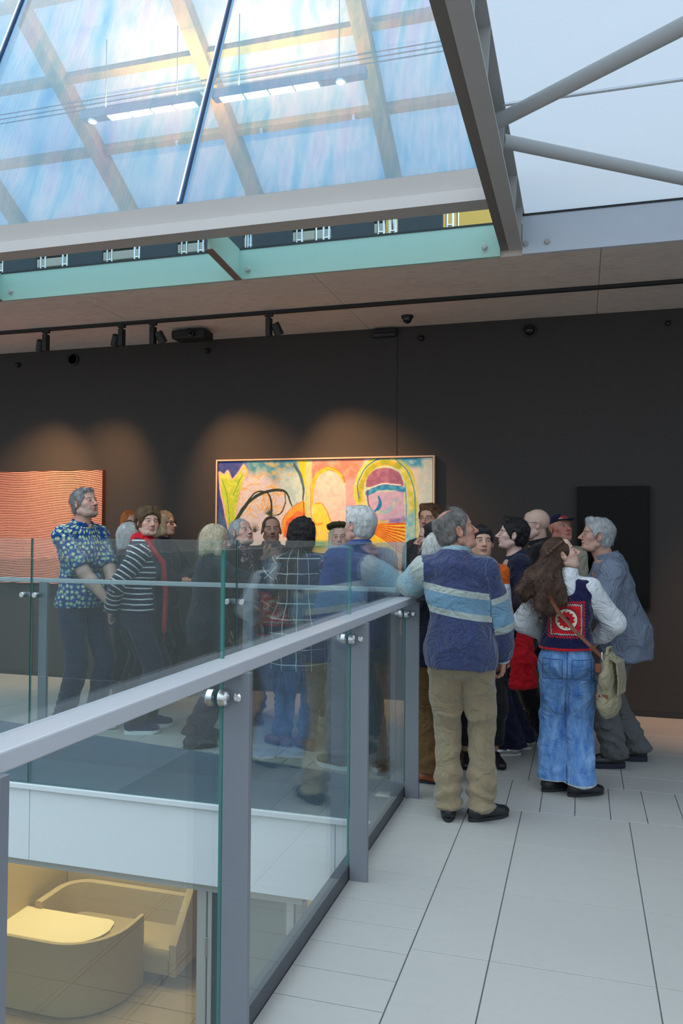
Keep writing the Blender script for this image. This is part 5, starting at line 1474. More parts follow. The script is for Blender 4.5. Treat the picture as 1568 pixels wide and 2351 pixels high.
def pat_stripe(sp, wd, col):
    def f(g, u, v, part, x, y, z, base):
        return g.mix(g.m('LESS_THAN', g.m('FRACT', g.m('DIVIDE', g.m('ADD', v, g.m('MULTIPLY', g.noise(g.comb(u, v, 0), 9, 2), 0.012)), sp)), wd), base, col)
    return f
def pat_plaid(g, u, v, part, x, y, z, base):
    a = g.m('LESS_THAN', g.m('FRACT', g.m('DIVIDE', g.m('ADD', u, g.m('MULTIPLY', g.noise(g.comb(u, v, 0), 7, 2), 0.02)), 0.105)), 0.055)
    b = g.m('LESS_THAN', g.m('FRACT', g.m('DIVIDE', g.m('ADD', v, g.m('MULTIPLY', g.noise(g.comb(u, v, 3), 7, 2), 0.02)), 0.105)), 0.055)
    return g.mix(g.m('MAXIMUM', a, b), base, srgb(222, 226, 224))
def steps(g, t, stops):
    """stops: (threshold, colour) applied in order, colour where t > threshold"""
    c = stops[0][1]
    for th_, col in stops[1:]: c = g.mix(g.m('GREATER_THAN', t, th_), c, col)
    return c
def pat_sweater(g, u, v, part, x, y, z, base):
    NV, GR, BL, SKY = srgb(38, 50, 94), srgb(168, 178, 172), srgb(104, 146, 172), srgb(150, 186, 198)
    zz = g.m('ADD', g.m('ADD', z, g.m('MULTIPLY', x, 0.17)), g.m('MULTIPLY', g.noise(g.comb(x, y, z), 8, 2), 0.012))
    tor = steps(g, zz, [(0, NV), (1.088, GR), (1.122, BL), (1.205, GR), (1.240, NV)])
    rs = steps(g, v, [(0, NV), (0.135, GR), (0.168, BL), (0.300, GR), (0.335, NV)])
    ls = steps(g, v, [(0, NV), (-0.5, GR), (0.005, SKY), (0.215, GR), (0.265, NV)])
    c = g.mix(g.m('GREATER_THAN', part, 0.5), tor, ls); c = g.mix(g.m('GREATER_THAN', part, 1.5), c, rs)
    n = g.noise(g.comb(x, y, z), 320, 2, 0.8)
    return g.mix(g.ramp(n, [(0.45, (0, 0, 0)), (0.75, (1, 1, 1))]), c, g.mix(0.16, c, (0.7, 0.75, 0.8)))
def pat_cord(g, u, v, part, x, y, z, base):
    w = g.m('SINE', g.m('MULTIPLY', u, 900.0)); return g.mix(g.m('MULTIPLY', g.m('ADD', w, 1.0), 0.28), base, srgb(108, 96, 74))
def pat_denim(g, u, v, part, x, y, z, base):
    n = g.noise(g.comb(g.m('MULTIPLY', u, 3.0), v, part), 7, 4, 0.65)
    c = g.mix(g.ramp(n, [(0.35, (0, 0, 0)), (0.7, (1, 1, 1))]), base, srgb(138, 176, 220))
    c = g.mix(g.m('LESS_THAN', z, 0.088), c, srgb(206, 216, 226))
    # back pockets, yoke and centre seam stitched in pale thread
    ax = g.m('ABSOLUTE', x); back = g.m('LESS_THAN', y, -0.02)
    px = g.m('ABSOLUTE', g.m('SUBTRACT', ax, 0.082)); pz = g.m('ABSOLUTE', g.m('SUBTRACT', z, 0.742))
    dd = g.m('MAXIMUM', g.m('SUBTRACT', px, 0.055), g.m('SUBTRACT', pz, 0.062))
    pk = g.m('MULTIPLY', g.m('LESS_THAN', g.m('ABSOLUTE', dd), 0.0022), back)
    c = g.mix(g.m('MULTIPLY', g.m('LESS_THAN', dd, 0.0), back), c, g.mix(0.25, c, srgb(60, 96, 150)))
    sm = g.m('MULTIPLY', g.m('LESS_THAN', ax, 0.0025), back)
    return g.mix(g.m('MAXIMUM', pk, sm), c, srgb(58, 84, 130))
def pat_crochet(g, u, v, part, x, y, z, base):
    X = g.m('ADD', x, 0.005); Z = g.m('SUBTRACT', z, 1.035)
    n = g.m('MULTIPLY', g.m('SUBTRACT', g.noise(g.comb(x, y, z), 40, 2), 0.5), 0.010)
    cheb = g.m('ADD', g.m('MAXIMUM', g.m('ABSOLUTE', X), g.m('ABSOLUTE', Z)), n)
    r = g.m('SQRT', g.m('ADD', g.m('MULTIPLY', X, X), g.m('MULTIPLY', Z, Z)))
    an = g.m('ARCTAN2', X, Z)
    pet = g.m('ADD', r, g.m('MULTIPLY', g.m('COSINE', g.m('MULTIPLY', an, 12.0)), 0.005))
    scal = g.m('ADD', cheb, g.m('MULTIPLY', g.m('SINE', g.m('MULTIPLY', g.m('ADD', X, Z), 330.0)), 0.005))
    NV, RD, CRM = srgb(24, 24, 66), srgb(206, 26, 40), srgb(232, 222, 196)
    c = steps(g, scal, [(0, RD), (0.104, NV)])
    c = g.mix(g.m('LESS_THAN', cheb, 0.095), c, NV)
    tick = g.m('GREATER_THAN', g.m('SINE', g.m('MULTIPLY', g.m('ADD', X, Z), 520.0)), -0.1)
    c = g.mix(g.m('MULTIPLY', g.m('LESS_THAN', cheb, 0.09), g.m('GREATER_THAN', tick, 0.5)), c, CRM)
    c = g.mix(g.m('LESS_THAN', cheb, 0.081), c, RD)
    c = g.mix(g.m('LESS_THAN', r, 0.066), c, NV); c = g.mix(g.m('LESS_THAN', r, 0.062), c, CRM)
    c = g.mix(g.m('LESS_THAN', pet, 0.045), c, RD); c = g.mix(g.m('LESS_THAN', r, 0.018), c, NV)
    c = g.mix(g.m('LESS_THAN', y, -0.01), NV, c)
    edge = g.m('MAXIMUM', g.m('LESS_THAN', z, 0.870), g.m('GREATER_THAN', g.m('ABSOLUTE', x), 0.165))
    return g.mix(edge, c, RD)
def pat_orange(g, u, v, part, x, y, z, base):
    return steps(g, z, [(0, srgb(222, 228, 234)), (1.195, srgb(222, 100, 26))])
def pat_scarfdots(g, u, v, part, x, y, z, base):
    n = g.noise(g.comb(x, y, z), 90, 2); return g.mix(g.ramp(n, [(0.55, (0, 0, 0)), (0.6, (1, 1, 1))]), base, srgb(190, 160, 170))

ALL = {}
# ---- 1 palm-print shirt
ALL['palm'] = I = person('tall grey-bearded man in a blue palm-print shirt, hands clasped', -3.735, 5.46, 122, 1.865, (118, 13, 0), 0, SK_A, brow=srgb(120, 112, 104),
    face=dict(age=0.6, nose=1.2, jaw=1.08, chub=0.6), facec=dict(beard=srgb(150, 142, 136), beard_amt=0.62, age=0.7, cheek=0.45), belly=0.055, bare='LR',
    arms={'R': ((0.02, 0.33, 0.985), (1.0, -0.5, -0.2)), 'L': ((-0.06, 0.35, 0.985), (-1, -0.5, -0.2))},
    hand={'R': dict(dir=(-0.55, 0.35, -0.75), palm=(-0.5, -0.7, 0.3), curl=0.45), 'L': dict(dir=(0.6, 0.25, -0.7), palm=(0.5, -0.7, 0.3), curl=0.45)},
    feet={'L': (-0.10, 0.08, 8), 'R': (0.10, -0.06, -14)},
    top=dict(name='shirt', mat=M_cloth('palm_shirt', srgb(24, 74, 138), 0.15, pattern=pat_palm), b=0.030, bs=0.020, sleeve=0.44, hem=0.505, wide=1.12, collar='v', ch=0.045, v=0.07, vw=0.045, fold=0.008),
    pants=dict(mat=M_cloth('navy_trousers', srgb(34, 44, 70)), r=(0.082, 0.062, 0.058), b=0.012, end=0.05, waist=0.56), shoes=dict(kind='sneaker', mat=C_CHAR, sole=S_WHITE),
    hair=dict(kind='short', mat=H_GREY, t=0.011, fh=0.0, burn=-0.02, line=0.030, mess=0.004, extra=[((-0.03, 0.062, 0.090), (0.04, 0.060, 0.086), 0.014, 0.020, 0.02)]))
# ---- 2 striped cardigan
ALL['stripe'] = I = person('woman in a navy striped cardigan and red scarf, hands behind her back', -3.265, 5.52, 78, 1.715, (146, 2, -3), 1, SK_B, brow=srgb(96, 76, 54),
    face=dict(age=0.6, chub=0.4), facec=dict(age=0.5, cheek=0.5), lean=(0.0, 0.02), headoff=(0.015, 0.02, 0),
    arms={'R': ((0.10, -0.20, 0.90), (0.9, -0.6, 0)), 'L': ((-0.08, -0.21, 0.90), (-0.9, -0.6, 0))},
    hand={'R': dict(dir=(-0.9, -0.1, -0.4), palm=(0, 1, 0)), 'L': dict(dir=(0.9, -0.1, -0.4), palm=(0, 1, 0))},
    feet={'L': (-0.10, 0.10, 4), 'R': (0.09, 0.0, -6)},
    top=[dict(name='tee_shirt', mat=M_cloth('tee_navy', srgb(36, 56, 98)), b=0.012, sleeve=0, hem=0.50, fold=0.005, neck=0.01),
         dict(name='cardigan', mat=M_cloth('striped_cardigan', srgb(26, 28, 52), pattern=pat_stripe(0.040, 0.24, srgb(222, 224, 220))), b=0.028, bs=0.02, sleeve=0.93, hem=0.535, open=0.135, fold=0.007)],
    pants=dict(mat=M_cloth('plum_trousers', srgb(44, 42, 62)), r=(0.084, 0.066, 0.060), b=0.012, end=0.07), shoes=dict(kind='sneaker', mat=M_cloth('navy_mesh', srgb(38, 42, 92)), sole=S_WHITE),
    hair=dict(kind='short', mat=H_BROWN, t=0.030, ty=0.9, tz=0.9, nape=0.095, line=0.036, mess=0.012, burn=-0.045, strands=260, sl=0.04, curl=0.6, fh=-0.006, quiff=True))
N_, nr_ = I['N'], I['nr']
b = Field(N_ - np.array([0.2, 0.2, 0.75]), N_ + np.array([0.2, 0.25, 0.12]), 0.008)
b.cone(N_ + np.array([0, -0.02, 0.01]), N_ + np.array([0, 0.02, 0.03]), nr_ + 0.032, nr_ + 0.030, 0.02)
b.cone(N_ + np.array([0, -0.02, -0.05]), N_ + np.array([0, 0.04, 0.10]), nr_ + 0.008, nr_ + 0.004, 0.01, sub=True)
for sx in (-1, 1):
    p0 = N_ + np.array([sx * 0.065, 0.04, 0.01]); p1 = N_ + np.array([sx * 0.060, 0.165, -0.16]); p2 = N_ + np.array([sx * 0.060, 0.185, -0.40]); p3 = N_ + np.array([sx * 0.055, 0.175, -0.66])
    for a_, c_ in ((p0, p1), (p1, p2), (p2, p3)): b.cone(a_, c_, 0.036, 0.034, 0.02, ((0, 1, 0.1), 0.45))
C_RED = M_cloth('scarf_red', srgb(196, 22, 40), 0.2, 0.9, 0.6, 180)
sdf_part(I, 'scarf', b, C_RED, 0.004)
fr = MB()
for sx in (-1, 1):
    for k in range(9):
        xx = N_[0] + sx * 0.055 - 0.03 + 0.0075 * k; fr.tube([(xx, N_[1] + 0.175, N_[2] - 0.66), (xx + 0.003, N_[1] + 0.178, N_[2] - 0.745)], 0.0022, 5)
local_part(I, 'fringe', fr, C_RED)
# ---- 3 ginger hair, dark glasses
x_, y_ = from_head(-4.07, 6.72, 150, 1.72)
ALL['ginger'] = I = person('ginger-haired woman in dark glasses half hidden behind the white-haired head', x_, y_, 150, 1.72, (150, 3, 0), 1, SK_D, brow=srgb(110, 70, 40),
    top=dict(name='coat', mat=C_BLACK, b=0.022, hem=0.42, fold=0.007, collar='r'), pants=dict(mat=C_BLACK), shoes=dict(kind='flat', mat=L_BLACK, sole=S_BLACK),
    hair=dict(kind='long', mat=H_GINGER, t=0.016, len=-0.17, w=0.088, part=0.0), vox=0.014, hvox=0.005)
glasses(I, MET_BLK, 0.021, 0.003)
# ---- 4 white hair behind the striped cardigan
x_, y_ = from_head(-3.72, 6.15, 60, 1.60)
ALL['white4'] = person('white-haired person mostly hidden behind the striped cardigan', x_, y_, 60, 1.60, (70, 0, 0), 1, SK_B, brow=srgb(170, 160, 150),
    top=dict(name='coat', mat=C_DNAVY, b=0.022, hem=0.45, fold=0.007), pants=dict(mat=C_BLACK), shoes=dict(kind='sneaker', mat=L_BROWN, sole=S_BLACK),
    hair=dict(kind='bob', mat=H_WHITE, t=0.012, len=-0.12, w=0.082, fringe=True), vox=0.014, hvox=0.005)
# ---- 5 ash blond, black glasses
ALL['ashblond'] = I = person('ash-blond woman with black-rimmed glasses in a black jacket near the wall', -3.78, 6.80, 112, 1.715, (104, 4, 0), 1, SK_B, brow=srgb(120, 96, 70), face=dict(age=0.4, nose=1.2),
    arms={'R': ((0.05, 0.25, 1.08), (1, -0.6, 0)), 'L': ((-0.08, 0.27, 1.07), (-1, -0.6, 0))},
    hand={'R': dict(dir=(-0.8, 0.5, 0.05), palm=(0, -0.6, -0.8), curl=0.5), 'L': dict(dir=(0.8, 0.5, 0.0), palm=(0, -0.6, -0.8), curl=0.5)},
    top=[dict(name='tee_shirt', mat=C_BLACK, b=0.010, sleeve=0, hem=0.5, neck=0.0), dict(name='jacket', mat=C_DNAVY, b=0.028, hem=0.47, open=0.07, fold=0.008, collar='v', ch=0.05)],
    pants=dict(mat=C_BLACK, end=0.08), shoes=dict(kind='sneaker', mat=M_cloth('oxblood', srgb(78, 32, 36)), sole=S_WHITE),
    hair=dict(kind='bob', mat=H_ASH, t=0.018, len=-0.125, w=0.090, part=0.02, open=0.062, fwd=0.02), vox=0.013)
glasses(I, MET_BLK, 0.0215, 0.0032)
# ---- 6 blond bob, arm stretched out
ALL['bob'] = I = person('woman with a straight blond bob in a dark jacket stretching out her arm', -2.60, 5.36, 62, 1.575, (82, -6, 0), 1, SK_B, brow=srgb(150, 130, 100), face=dict(age=0.6), lean=(0, 0.03),
    arms={'R': ((0.34, 0.46, 1.13), (0.5, -0.3, -1)), 'L': ((-0.05, 0.30, 0.98), (-1, -0.6, 0))},
    hand={'R': dict(dir=(0.35, 0.9, 0.05), palm=(0.1, 0, -1), curl=0.15), 'L': dict(dir=(0.6, 0.7, 0), palm=(0, -0.5, -1))},
    feet={'L': (-0.10, 0.02, 6), 'R': (0.10, -0.12, -10)},
    top=dict(name='jacket', mat=M_cloth('dark_denim', srgb(30, 38, 46)), b=0.032, bs=0.026, hem=0.45, fold=0.010, collar='r', ch=0.05),
    pants=dict(mat=M_cloth('aubergine', srgb(52, 36, 46)), r=(0.086, 0.072, 0.072), end=0.10), shoes=dict(kind='boot', mat=L_BLACK, sole=S_BLACK),
    hair=dict(kind='bob', mat=H_BLOND, t=0.018, len=-0.13, w=0.090, part=0.015, fwd=0.03, ra=0.004, strands=180, sl=0.08))
# ---- 7 older woman looking up
x_, y_ = from_head(-2.585, 5.92, 128, 1.635)
ALL['old'] = I = person('older woman with swept-back silver hair looking up beside the blond bob', x_, y_, 128, 1.635, (132, 17, 0), 1, SK_B, brow=srgb(150, 130, 116), face=dict(age=0.9, nose=1.1), facec=dict(age=0.6),
    top=[dict(name='jacket', mat=C_BLACK, b=0.026, hem=0.45, fold=0.008, collar='r', ch=0.055)], pants=dict(mat=C_BLACK), shoes=dict(kind='boot', mat=L_BLACK, sole=S_BLACK),
    hair=dict(kind='short', mat=H_SILVER, t=0.010, line=0.026, nape=0.09, back=0.004, burn=-0.03, strands=200, sl=0.06), vox=0.012)
N_, nr_ = I['N'], I['nr']; b = Field(N_ - 0.2, N_ + 0.2, 0.007)
b.cone(N_ + np.array([0, -0.01, 0.0]), N_ + np.array([0, 0.03, 0.04]), nr_ + 0.026, nr_ + 0.02, 0.02); b.cone(N_ + np.array([0, 0.09, -0.02]), N_ + np.array([0, 0.13, -0.14]), 0.045, 0.025, 0.03, ((0, 1, 0), 0.6))
sdf_part(I, 'neckerchief', b, M_cloth('dotted_scarf', srgb(44, 30, 40), pattern=pat_scarfdots), 0.006)
zp = MB().tube([tuple(N_ + np.array([0, 0.150, -0.10])), tuple(N_ + np.array([0, 0.165, -0.25])), tuple(N_ + np.array([0, 0.165, -0.45]))], 0.0035, 6); local_part(I, 'zip', zp, MET_WIRE)
# ---- 8 hand on chin
x_, y_ = from_head(-2.485, 6.30, 178, 1.665)
ALL['chin'] = I = person('man with cropped dark hair resting his chin on his hand before the painting', x_, y_, 178, 1.665, (168, 3, 0), 0, SK_C, brow=srgb(40, 30, 26), face=dict(nose=1.2, age=0.3), facec=dict(beard=srgb(86, 74, 66), beard_amt=0.55),
    arms={'R': ((0.04, 0.235, 1.33), (1.0, 0.3, -0.8)), 'L': ((0.06, 0.26, 1.10), (-1, -0.4, -0.5))},
    hand={'R': dict(dir=(-0.6, -0.35, 0.62), palm=(0.1, -0.9, 0.3), curl=0.75, side=1), 'L': dict(dir=(0.9, 0.2, 0.1), palm=(0, -1, 0))},
    top=dict(name='jacket', mat=C_DNAVY, b=0.028, hem=0.46, fold=0.008, collar='v', ch=0.05), pants=dict(mat=C_CHAR), shoes=dict(kind='sneaker', mat=C_NAVY, sole=S_BLACK),
    hair=dict(kind='crop', mat=M_hair('hair_cropped', srgb(38, 34, 32), srgb(92, 84, 78)), t=0.004, fh=0.006, line=0.030, nape=0.03, ra=0.001, strands=0, mess=0.001), vox=0.012)
# ---- 9 plaid coat from behind
ALL['plaid'] = person('person with black wavy hair in a black coat checked with white lines', -1.93, 5.45, 6, 1.625, (-28, -2, 4), 1, SK_B, brow=srgb(40, 30, 26),
    arms={'L': ((-0.20, 0.20, 0.98), (-1, -0.6, 0)), 'R': ((0.22, 0.16, 0.92), (1, -0.5, 0))}, feet={'L': (-0.12, 0.05, 62), 'R': (0.07, -0.03, 40)},
    top=dict(name='coat', mat=M_cloth('check_coat', (0.012, 0.022, 0.026), pattern=pat_plaid), b=0.034, bs=0.030, flare=0.02, hem=0.345, fold=0.006, collar='r', ch=0.05, wide=1.1),
    pants=dict(mat=M_cloth('grey_jeans', srgb(70, 88, 112)), r=(0.08, 0.062, 0.056), end=0.09), shoes=dict(kind='boot', mat=L_BROWN, sole=S_BLACK),
    hair=dict(kind='bob', mat=H_DARK, t=0.024, len=-0.115, w=0.098, mess=0.022, bk=0.01, strands=260, sl=0.06, curl=1.0, open=0.06))
# ---- 10 beret
x_, y_ = from_head(-1.855, 6.20, 182, 1.60)
ALL['beret'] = I = person('woman with long blond hair under an olive beret facing the lens', x_, y_, 182, 1.60, (184, 2, 2), 1, SK_B, brow=srgb(150, 120, 90), face=dict(age=0.5, chub=0.4), facec=dict(cheek=0.5),
    top=dict(name='coat', mat=M_cloth('coat_green', srgb(34, 46, 48)), b=0.026, hem=0.42, fold=0.008, collar='r', ch=0.05), pants=dict(mat=C_CHAR), shoes=dict(kind='flat', mat=M_plain('shoe_pale', srgb(150, 150, 144), 0.6), sole=S_WHITE),
    hair=dict(kind='long', mat=H_BLOND, t=0.013, len=-0.30, w=0.090, fwd=0.045, part=0.0, tip=0.036, strands=160, sl=0.12), vox=0.012)
F = Field((-0.14, -0.15, 0.02), (0.14, 0.13, 0.17), 0.006)
F.ell((0.008, -0.010, 0.092), (0.106, 0.112, 0.040), np.array(Matrix.Rotation(0.20, 3, 'X')), k=0.01); F.cone((0, 0, 0.125), (0.002, -0.004, 0.142), 0.006, 0.004, 0.006); F.cut((0, -0.2, -1), -0.058, 0.006)
P, Q = F.mesh(); P = relax(P, Q, 1, .5); me = np_mesh('beret', folds(P, vnormals(P, Q), 0.004, (20, 20, 20)) * I['hs'], Q); set_vec(me, 'pat', P)
o = mesh_obj('beret', me, M_cloth('olive_felt', srgb(62, 58, 32)), I['root']); o.matrix_local = Matrix.Translation(Vector(I['hc'])) @ Matrix(I['R'].tolist()).to_4x4()
# ---- 11 white-haired man in denim shirt
ALL['denim'] = person('white-haired man in a blue denim shirt seen from behind', -1.375, 5.06, -12, 1.695, (-48, 4, 0), 0, SK_A, brow=srgb(190, 180, 170), face=dict(age=0.8, nose=1.2, chub=0.5), facec=dict(age=0.7, cheek=0.55), lean=(0.0, 0.02),
    arms={'L': ((-0.22, 0.12, 0.90), (-0.25, -1, 0)), 'R': ((0.21, 0.16, 0.92), (0.3, -1, 0))}, feet={'L': (-0.13, 0.06, 40), 'R': (0.12, 0.0, -14)},
    top=dict(name='shirt', mat=M_cloth('denim_shirt', srgb(34, 66, 124), 0.2), b=0.028, bs=0.024, hem=0.47, fold=0.010, collar='r', ch=0.05), belly=0.03,
    pants=dict(mat=M_cloth('slate_jeans', srgb(72, 88, 102)), r=(0.085, 0.066, 0.062), end=0.06), shoes=dict(kind='sneaker', mat=M_cloth('grey_canvas', srgb(96, 104, 106)), sole=S_WHITE),
    hair=dict(kind='short', mat=H_WHITE, t=0.021, line=0.030, nape=0.092, burn=-0.03, quiff=True, mess=0.008, strands=160, sl=0.03))
# ---- 12 tall man with wire glasses
x_, y_ = from_head(-1.150, 6.32, -150, 1.755)
ALL['tall'] = I = person('auburn-haired man in wire glasses peering over the black cap', x_, y_, -150, 1.755, (-146, 4, 0), 0, (0.56, 0.30, 0.20), brow=srgb(96, 60, 36), face=dict(nose=1.1),
    top=dict(name='jacket', mat=C_CHAR, b=0.022, hem=0.47), pants=dict(mat=C_BLACK), shoes=dict(kind='oxford', mat=L_BLACK, sole=S_BLACK),
    hair=dict(kind='short', mat=H_AUB, t=0.019, quiff=True, line=0.024, mess=0.010, strands=160, sl=0.035), vox=0.014)
glasses(I, MET_WIRE, 0.020, 0.0013)
# ---- 13 bearded man in black cap
x_, y_ = from_head(-0.957, 5.32, -88, 1.60)
ALL['beard'] = I = person('black-bearded man in a close black knit cap, in profile', x_, y_, -88, 1.60, (-92, 1, 0), 0, (0.48, 0.30, 0.23), brow=(0.012, 0.010, 0.010), face=dict(nose=1.3), facec=dict(beard=(0.012, 0.010, 0.010), beard_amt=0.97, cheek=0.2),
    top=dict(name='jacket', mat=M_cloth('jacket_slate', srgb(32, 38, 48)), b=0.024, hem=0.46, collar='r', ch=0.04), pants=dict(mat=C_BLACK), shoes=dict(kind='sneaker', mat=L_BLACK, sole=S_BLACK), vox=0.013)
F = Field((-0.12, -0.14, -0.06), (0.12, 0.12, 0.15), 0.006); F.ell((0, -0.020, 0.030), (0.083, 0.103, 0.094), k=0.01); F.cut((0, 0.42, -1), 0.012, 0.006)
P, Q = F.mesh(); P = relax(P, Q, 1, .5); me = np_mesh('knit_cap', folds(P, vnormals(P, Q), 0.003, (24, 24, 24)) * I['hs'], Q); set_vec(me, 'pat', P)
o = mesh_obj('knit_cap', me, C_BLACK, I['root']); o.matrix_local = Matrix.Translation(Vector(I['hc'])) @ Matrix(I['R'].tolist()).to_4x4()
F = Field((-0.09, -0.04, -0.16), (0.09, 0.13, -0.03), 0.005)
F.cone((-0.050, 0.020, -0.070), (0.0, 0.078, -0.108), 0.024, 0.024, 0.02); F.cone((0.050, 0.020, -0.070), (0.0, 0.078, -0.108), 0.024, 0.024, 0.02); F.ell((0, 0.086, -0.052), (0.026, 0.010, 0.006), k=0.006); F.ell((0, 0.085, -0.068), (0.02, 0.03, 0.007), k=0.006, sub=True)
P, Q = F.mesh(); Nn = vnormals(P, Q); me = np_mesh('beard', (P + Nn * (0.005 * (vnoise(P * 150) - 0.5))[:, None]) * I['hs'], Q); set_vec(me, 'pat', hair_uv(P))
o = mesh_obj('beard', me, H_DARK, I['root']); o.matrix_local = Matrix.Translation(Vector(I['hc'])) @ Matrix(I['R'].tolist()).to_4x4()
# ---- 14 white bob from behind, brown cord trousers
x_, y_ = from_head(-0.862, 4.98, -4, 1.53)
ALL['whitebob'] = person('woman with a smooth white bob seen from behind, in brown trousers', x_, y_, -4, 1.53, (-14, 0, 0), 1, SK_B, brow=srgb(180, 170, 160),
    feet={'L': (-0.05, 0.0, 62), 'R': (0.08, 0.05, 30)},
    top=dict(name='jumper', mat=C_DNAVY, b=0.022, hem=0.47, fold=0.006), pants=dict(mat=M_cloth('brown_cord', srgb(112, 84, 50), pattern=None), r=(0.084, 0.066, 0.062), end=0.07), shoes=dict(kind='oxford', mat=M_plain('leather_tan', srgb(140, 66, 34), 0.35, 0, 0.2, 30), sole=S_BLACK),
    hair=dict(kind='bob', mat=H_WHITE, t=0.019, len=-0.125, w=0.094, ra=0.003, rf=44, strands=200, sl=0.09, sw=0.0014))
# ---- 15 the man in the blue striped pullover
ALL['cord'] = I = person('balding grey-haired man in a blue banded pullover and tan corduroys leaning on the rail', -0.625, 4.385, 12, 1.665, (80, 13, -4), 0, (0.50, 0.27, 0.195), brow=srgb(110, 96, 84), face=dict(age=1.0, nose=1.35), facec=dict(age=1.0, cheek=0.5),
    lean=(-0.03, -0.005), arms={'L': ((-0.13, 0.40, 1.19), (-1.0, 0.25, -0.25)), 'R': ((0.225, 0.15, 0.815), (0.75, -1.0, 0.1))},
    hand={'R': dict(dir=(-0.05, 0.35, -1), palm=(-1, 0.2, 0), curl=0.5), 'L': dict(dir=(0.3, 1, -0.1), palm=(0, 0, -1))},
    feet={'L': (-0.065, -0.005, 4), 'R': (0.115, 0.0, -54)}, belly=0.03, hs=1.03,
    top=dict(name='pullover', mat=M_cloth('banded_wool', srgb(46, 62, 110), 0.12, 0.95, 0.7, 420, 0.3, pat_sweater), b=0.034, bs=0.028, hem=0.485, fold=0.008, ff=(5, 5, 5), cuff=0.95, wide=1.18, vox=0.009, flare=0.004,
             collar='r', ch=0.052, cmat=M_cloth('pale_rib', srgb(142, 170, 182), 0.1, 0.95, 0.8, 300)),
    pants=dict(mat=M_cloth('tan_corduroy', srgb(156, 140, 112), 0.14, 0.9, 0.5, 300, 0.3, pat_cord), r=(0.082, 0.062, 0.056), b=0.016, end=0.058, waist=0.54, fold=0.010, brk=0.009, vox=0.009), shoes=dict(kind='oxford', mat=L_BLACK, sole=S_BLACK),
    hair=dict(kind='balding', mat=H_IRON, t=0.013, bald=(0.0, -0.062, 0.122), baldr=(0.052, 0.070, 0.060), line=0.018, nape=0.100, burn=-0.035, strands=420, sl=0.05, droop=0.3, curl=0.8, mess=0.010, sw=0.0007, upw=0.18, fh=0.012,
              extra=[((0.0, 0.028, 0.108), (0.0, -0.005, 0.122), 0.012, 0.006, 0.012)]), hvox=0.003)
N_ = I['N']; b = Field(N_ - 0.15, N_ + 0.15, 0.006)
b.cone(N_ + np.array([0, -0.008, 0.02]), N_ + np.array([0, 0.016, 0.055]), I['nr'] + 0.013, I['nr'] + 0.010, 0.01); b.cut((0, 0.25, 1), 0.25 * N_[1] + N_[2] + 0.055, 0.005)
sdf_part(I, 'shirt_collar', b, M_cloth('check_collar', srgb(40, 42, 54), pattern=pat_stripe(0.018, 0.3, srgb(150, 160, 170))))
rb = Field((-0.3, -0.3, 0.775), (0.3, 0.3, 0.86), 0.008); Pv_ = I['P']
rb.ell(Pv_ + np.array([0, 0, -0.03]), (0.205, 0.165, 0.12), k=0.01); rb.cut((0, 0, 1), 0.862, 0.01); rb.cut((0, 0, -1), -0.792, 0.01)
w_ = I['A']['R'][1]; e_ = I['A']['R'][0]
b = Field(w_ - 0.09, w_ + 0.09, 0.006); b.cone(lerp(e_, w_, 0.90), lerp(e_, w_, 1.02), 0.040, 0.037, 0.005); b.cut_near(lerp(e_, w_, 1.02), w_ - e_, 0.08)
sdf_part(I, 'shirt_cuff', b, M_cloth('cuff_white', srgb(196, 200, 204)))
# ---- 16 orange and white top
x_, y_ = from_head(-0.640, 5.42, 180, 1.585)
ALL['orange'] = person('dark-haired woman in an orange and white top facing the lens', x_, y_, 180, 1.585, (176, 4, -3), 1, (0.58, 0.36, 0.26), brow=srgb(40, 30, 28), lips=(0.36, 0.14, 0.12), face=dict(nose=0.5, chub=0.5), facec=dict(cheek=0.3),
    top=dict(name='top', mat=M_cloth('orange_top', srgb(222, 100, 26), pattern=pat_orange), b=0.014, hem=0.48, neck=-0.012, fold=0.005), pants=dict(mat=C_BLACK, end=0.13), shoes=dict(kind='flat', mat=L_BLACK, sole=S_BLACK),
    hair=dict(kind='short', mat=H_DARK, t=0.013, line=0.040, nape=0.075, ra=0.002, strands=60, burn=-0.03, fh=-0.004, extra=[((-0.03, 0.066, 0.078), (0.03, 0.066, 0.078), 0.020, 0.020, 0.02)]), vox=0.011, hvox=0.003)
# ---- 17 navy suit, short dark hair
ALL['navy'] = I = person('woman with short spiky dark hair in a navy suit, in profile to the left', -0.445, 5.83, -86, 1.635, (-84, 8, 0), 1, (0.66, 0.46, 0.40), brow=srgb(60, 44, 40), face=dict(nose=1.25, age=0.3), facec=dict(cheek=0.2),
    feet={'L': (-0.09, 0.06, 6), 'R': (0.09, -0.04, -6)}, arms={'L': ((-0.14, 0.22, 0.98), (-1, -0.7, 0)), 'R': ((0.14, 0.22, 0.98), (1, -0.7, 0))},
    top=dict(name='blazer', mat=C_NAVY, b=0.026, bs=0.016, hem=0.44, fold=0.006, neck=0.03, v=0.08), pants=dict(mat=C_NAVY, r=(0.084, 0.078, 0.092), end=0.055, fold=0.006),
    shoes=dict(kind='flat', mat=M_plain('leather_silver', (0.62, 0.62, 0.62), 0.25, 0.85), sole=S_WHITE),
    hair=dict(kind='short', mat=H_DARK, t=0.019, nape=0.085, line=0.030, mess=0.014, quiff=True, burn=-0.03, strands=220, sl=0.035, droop=0.1, upw=0.3, curl=0.5, fh=-0.004))
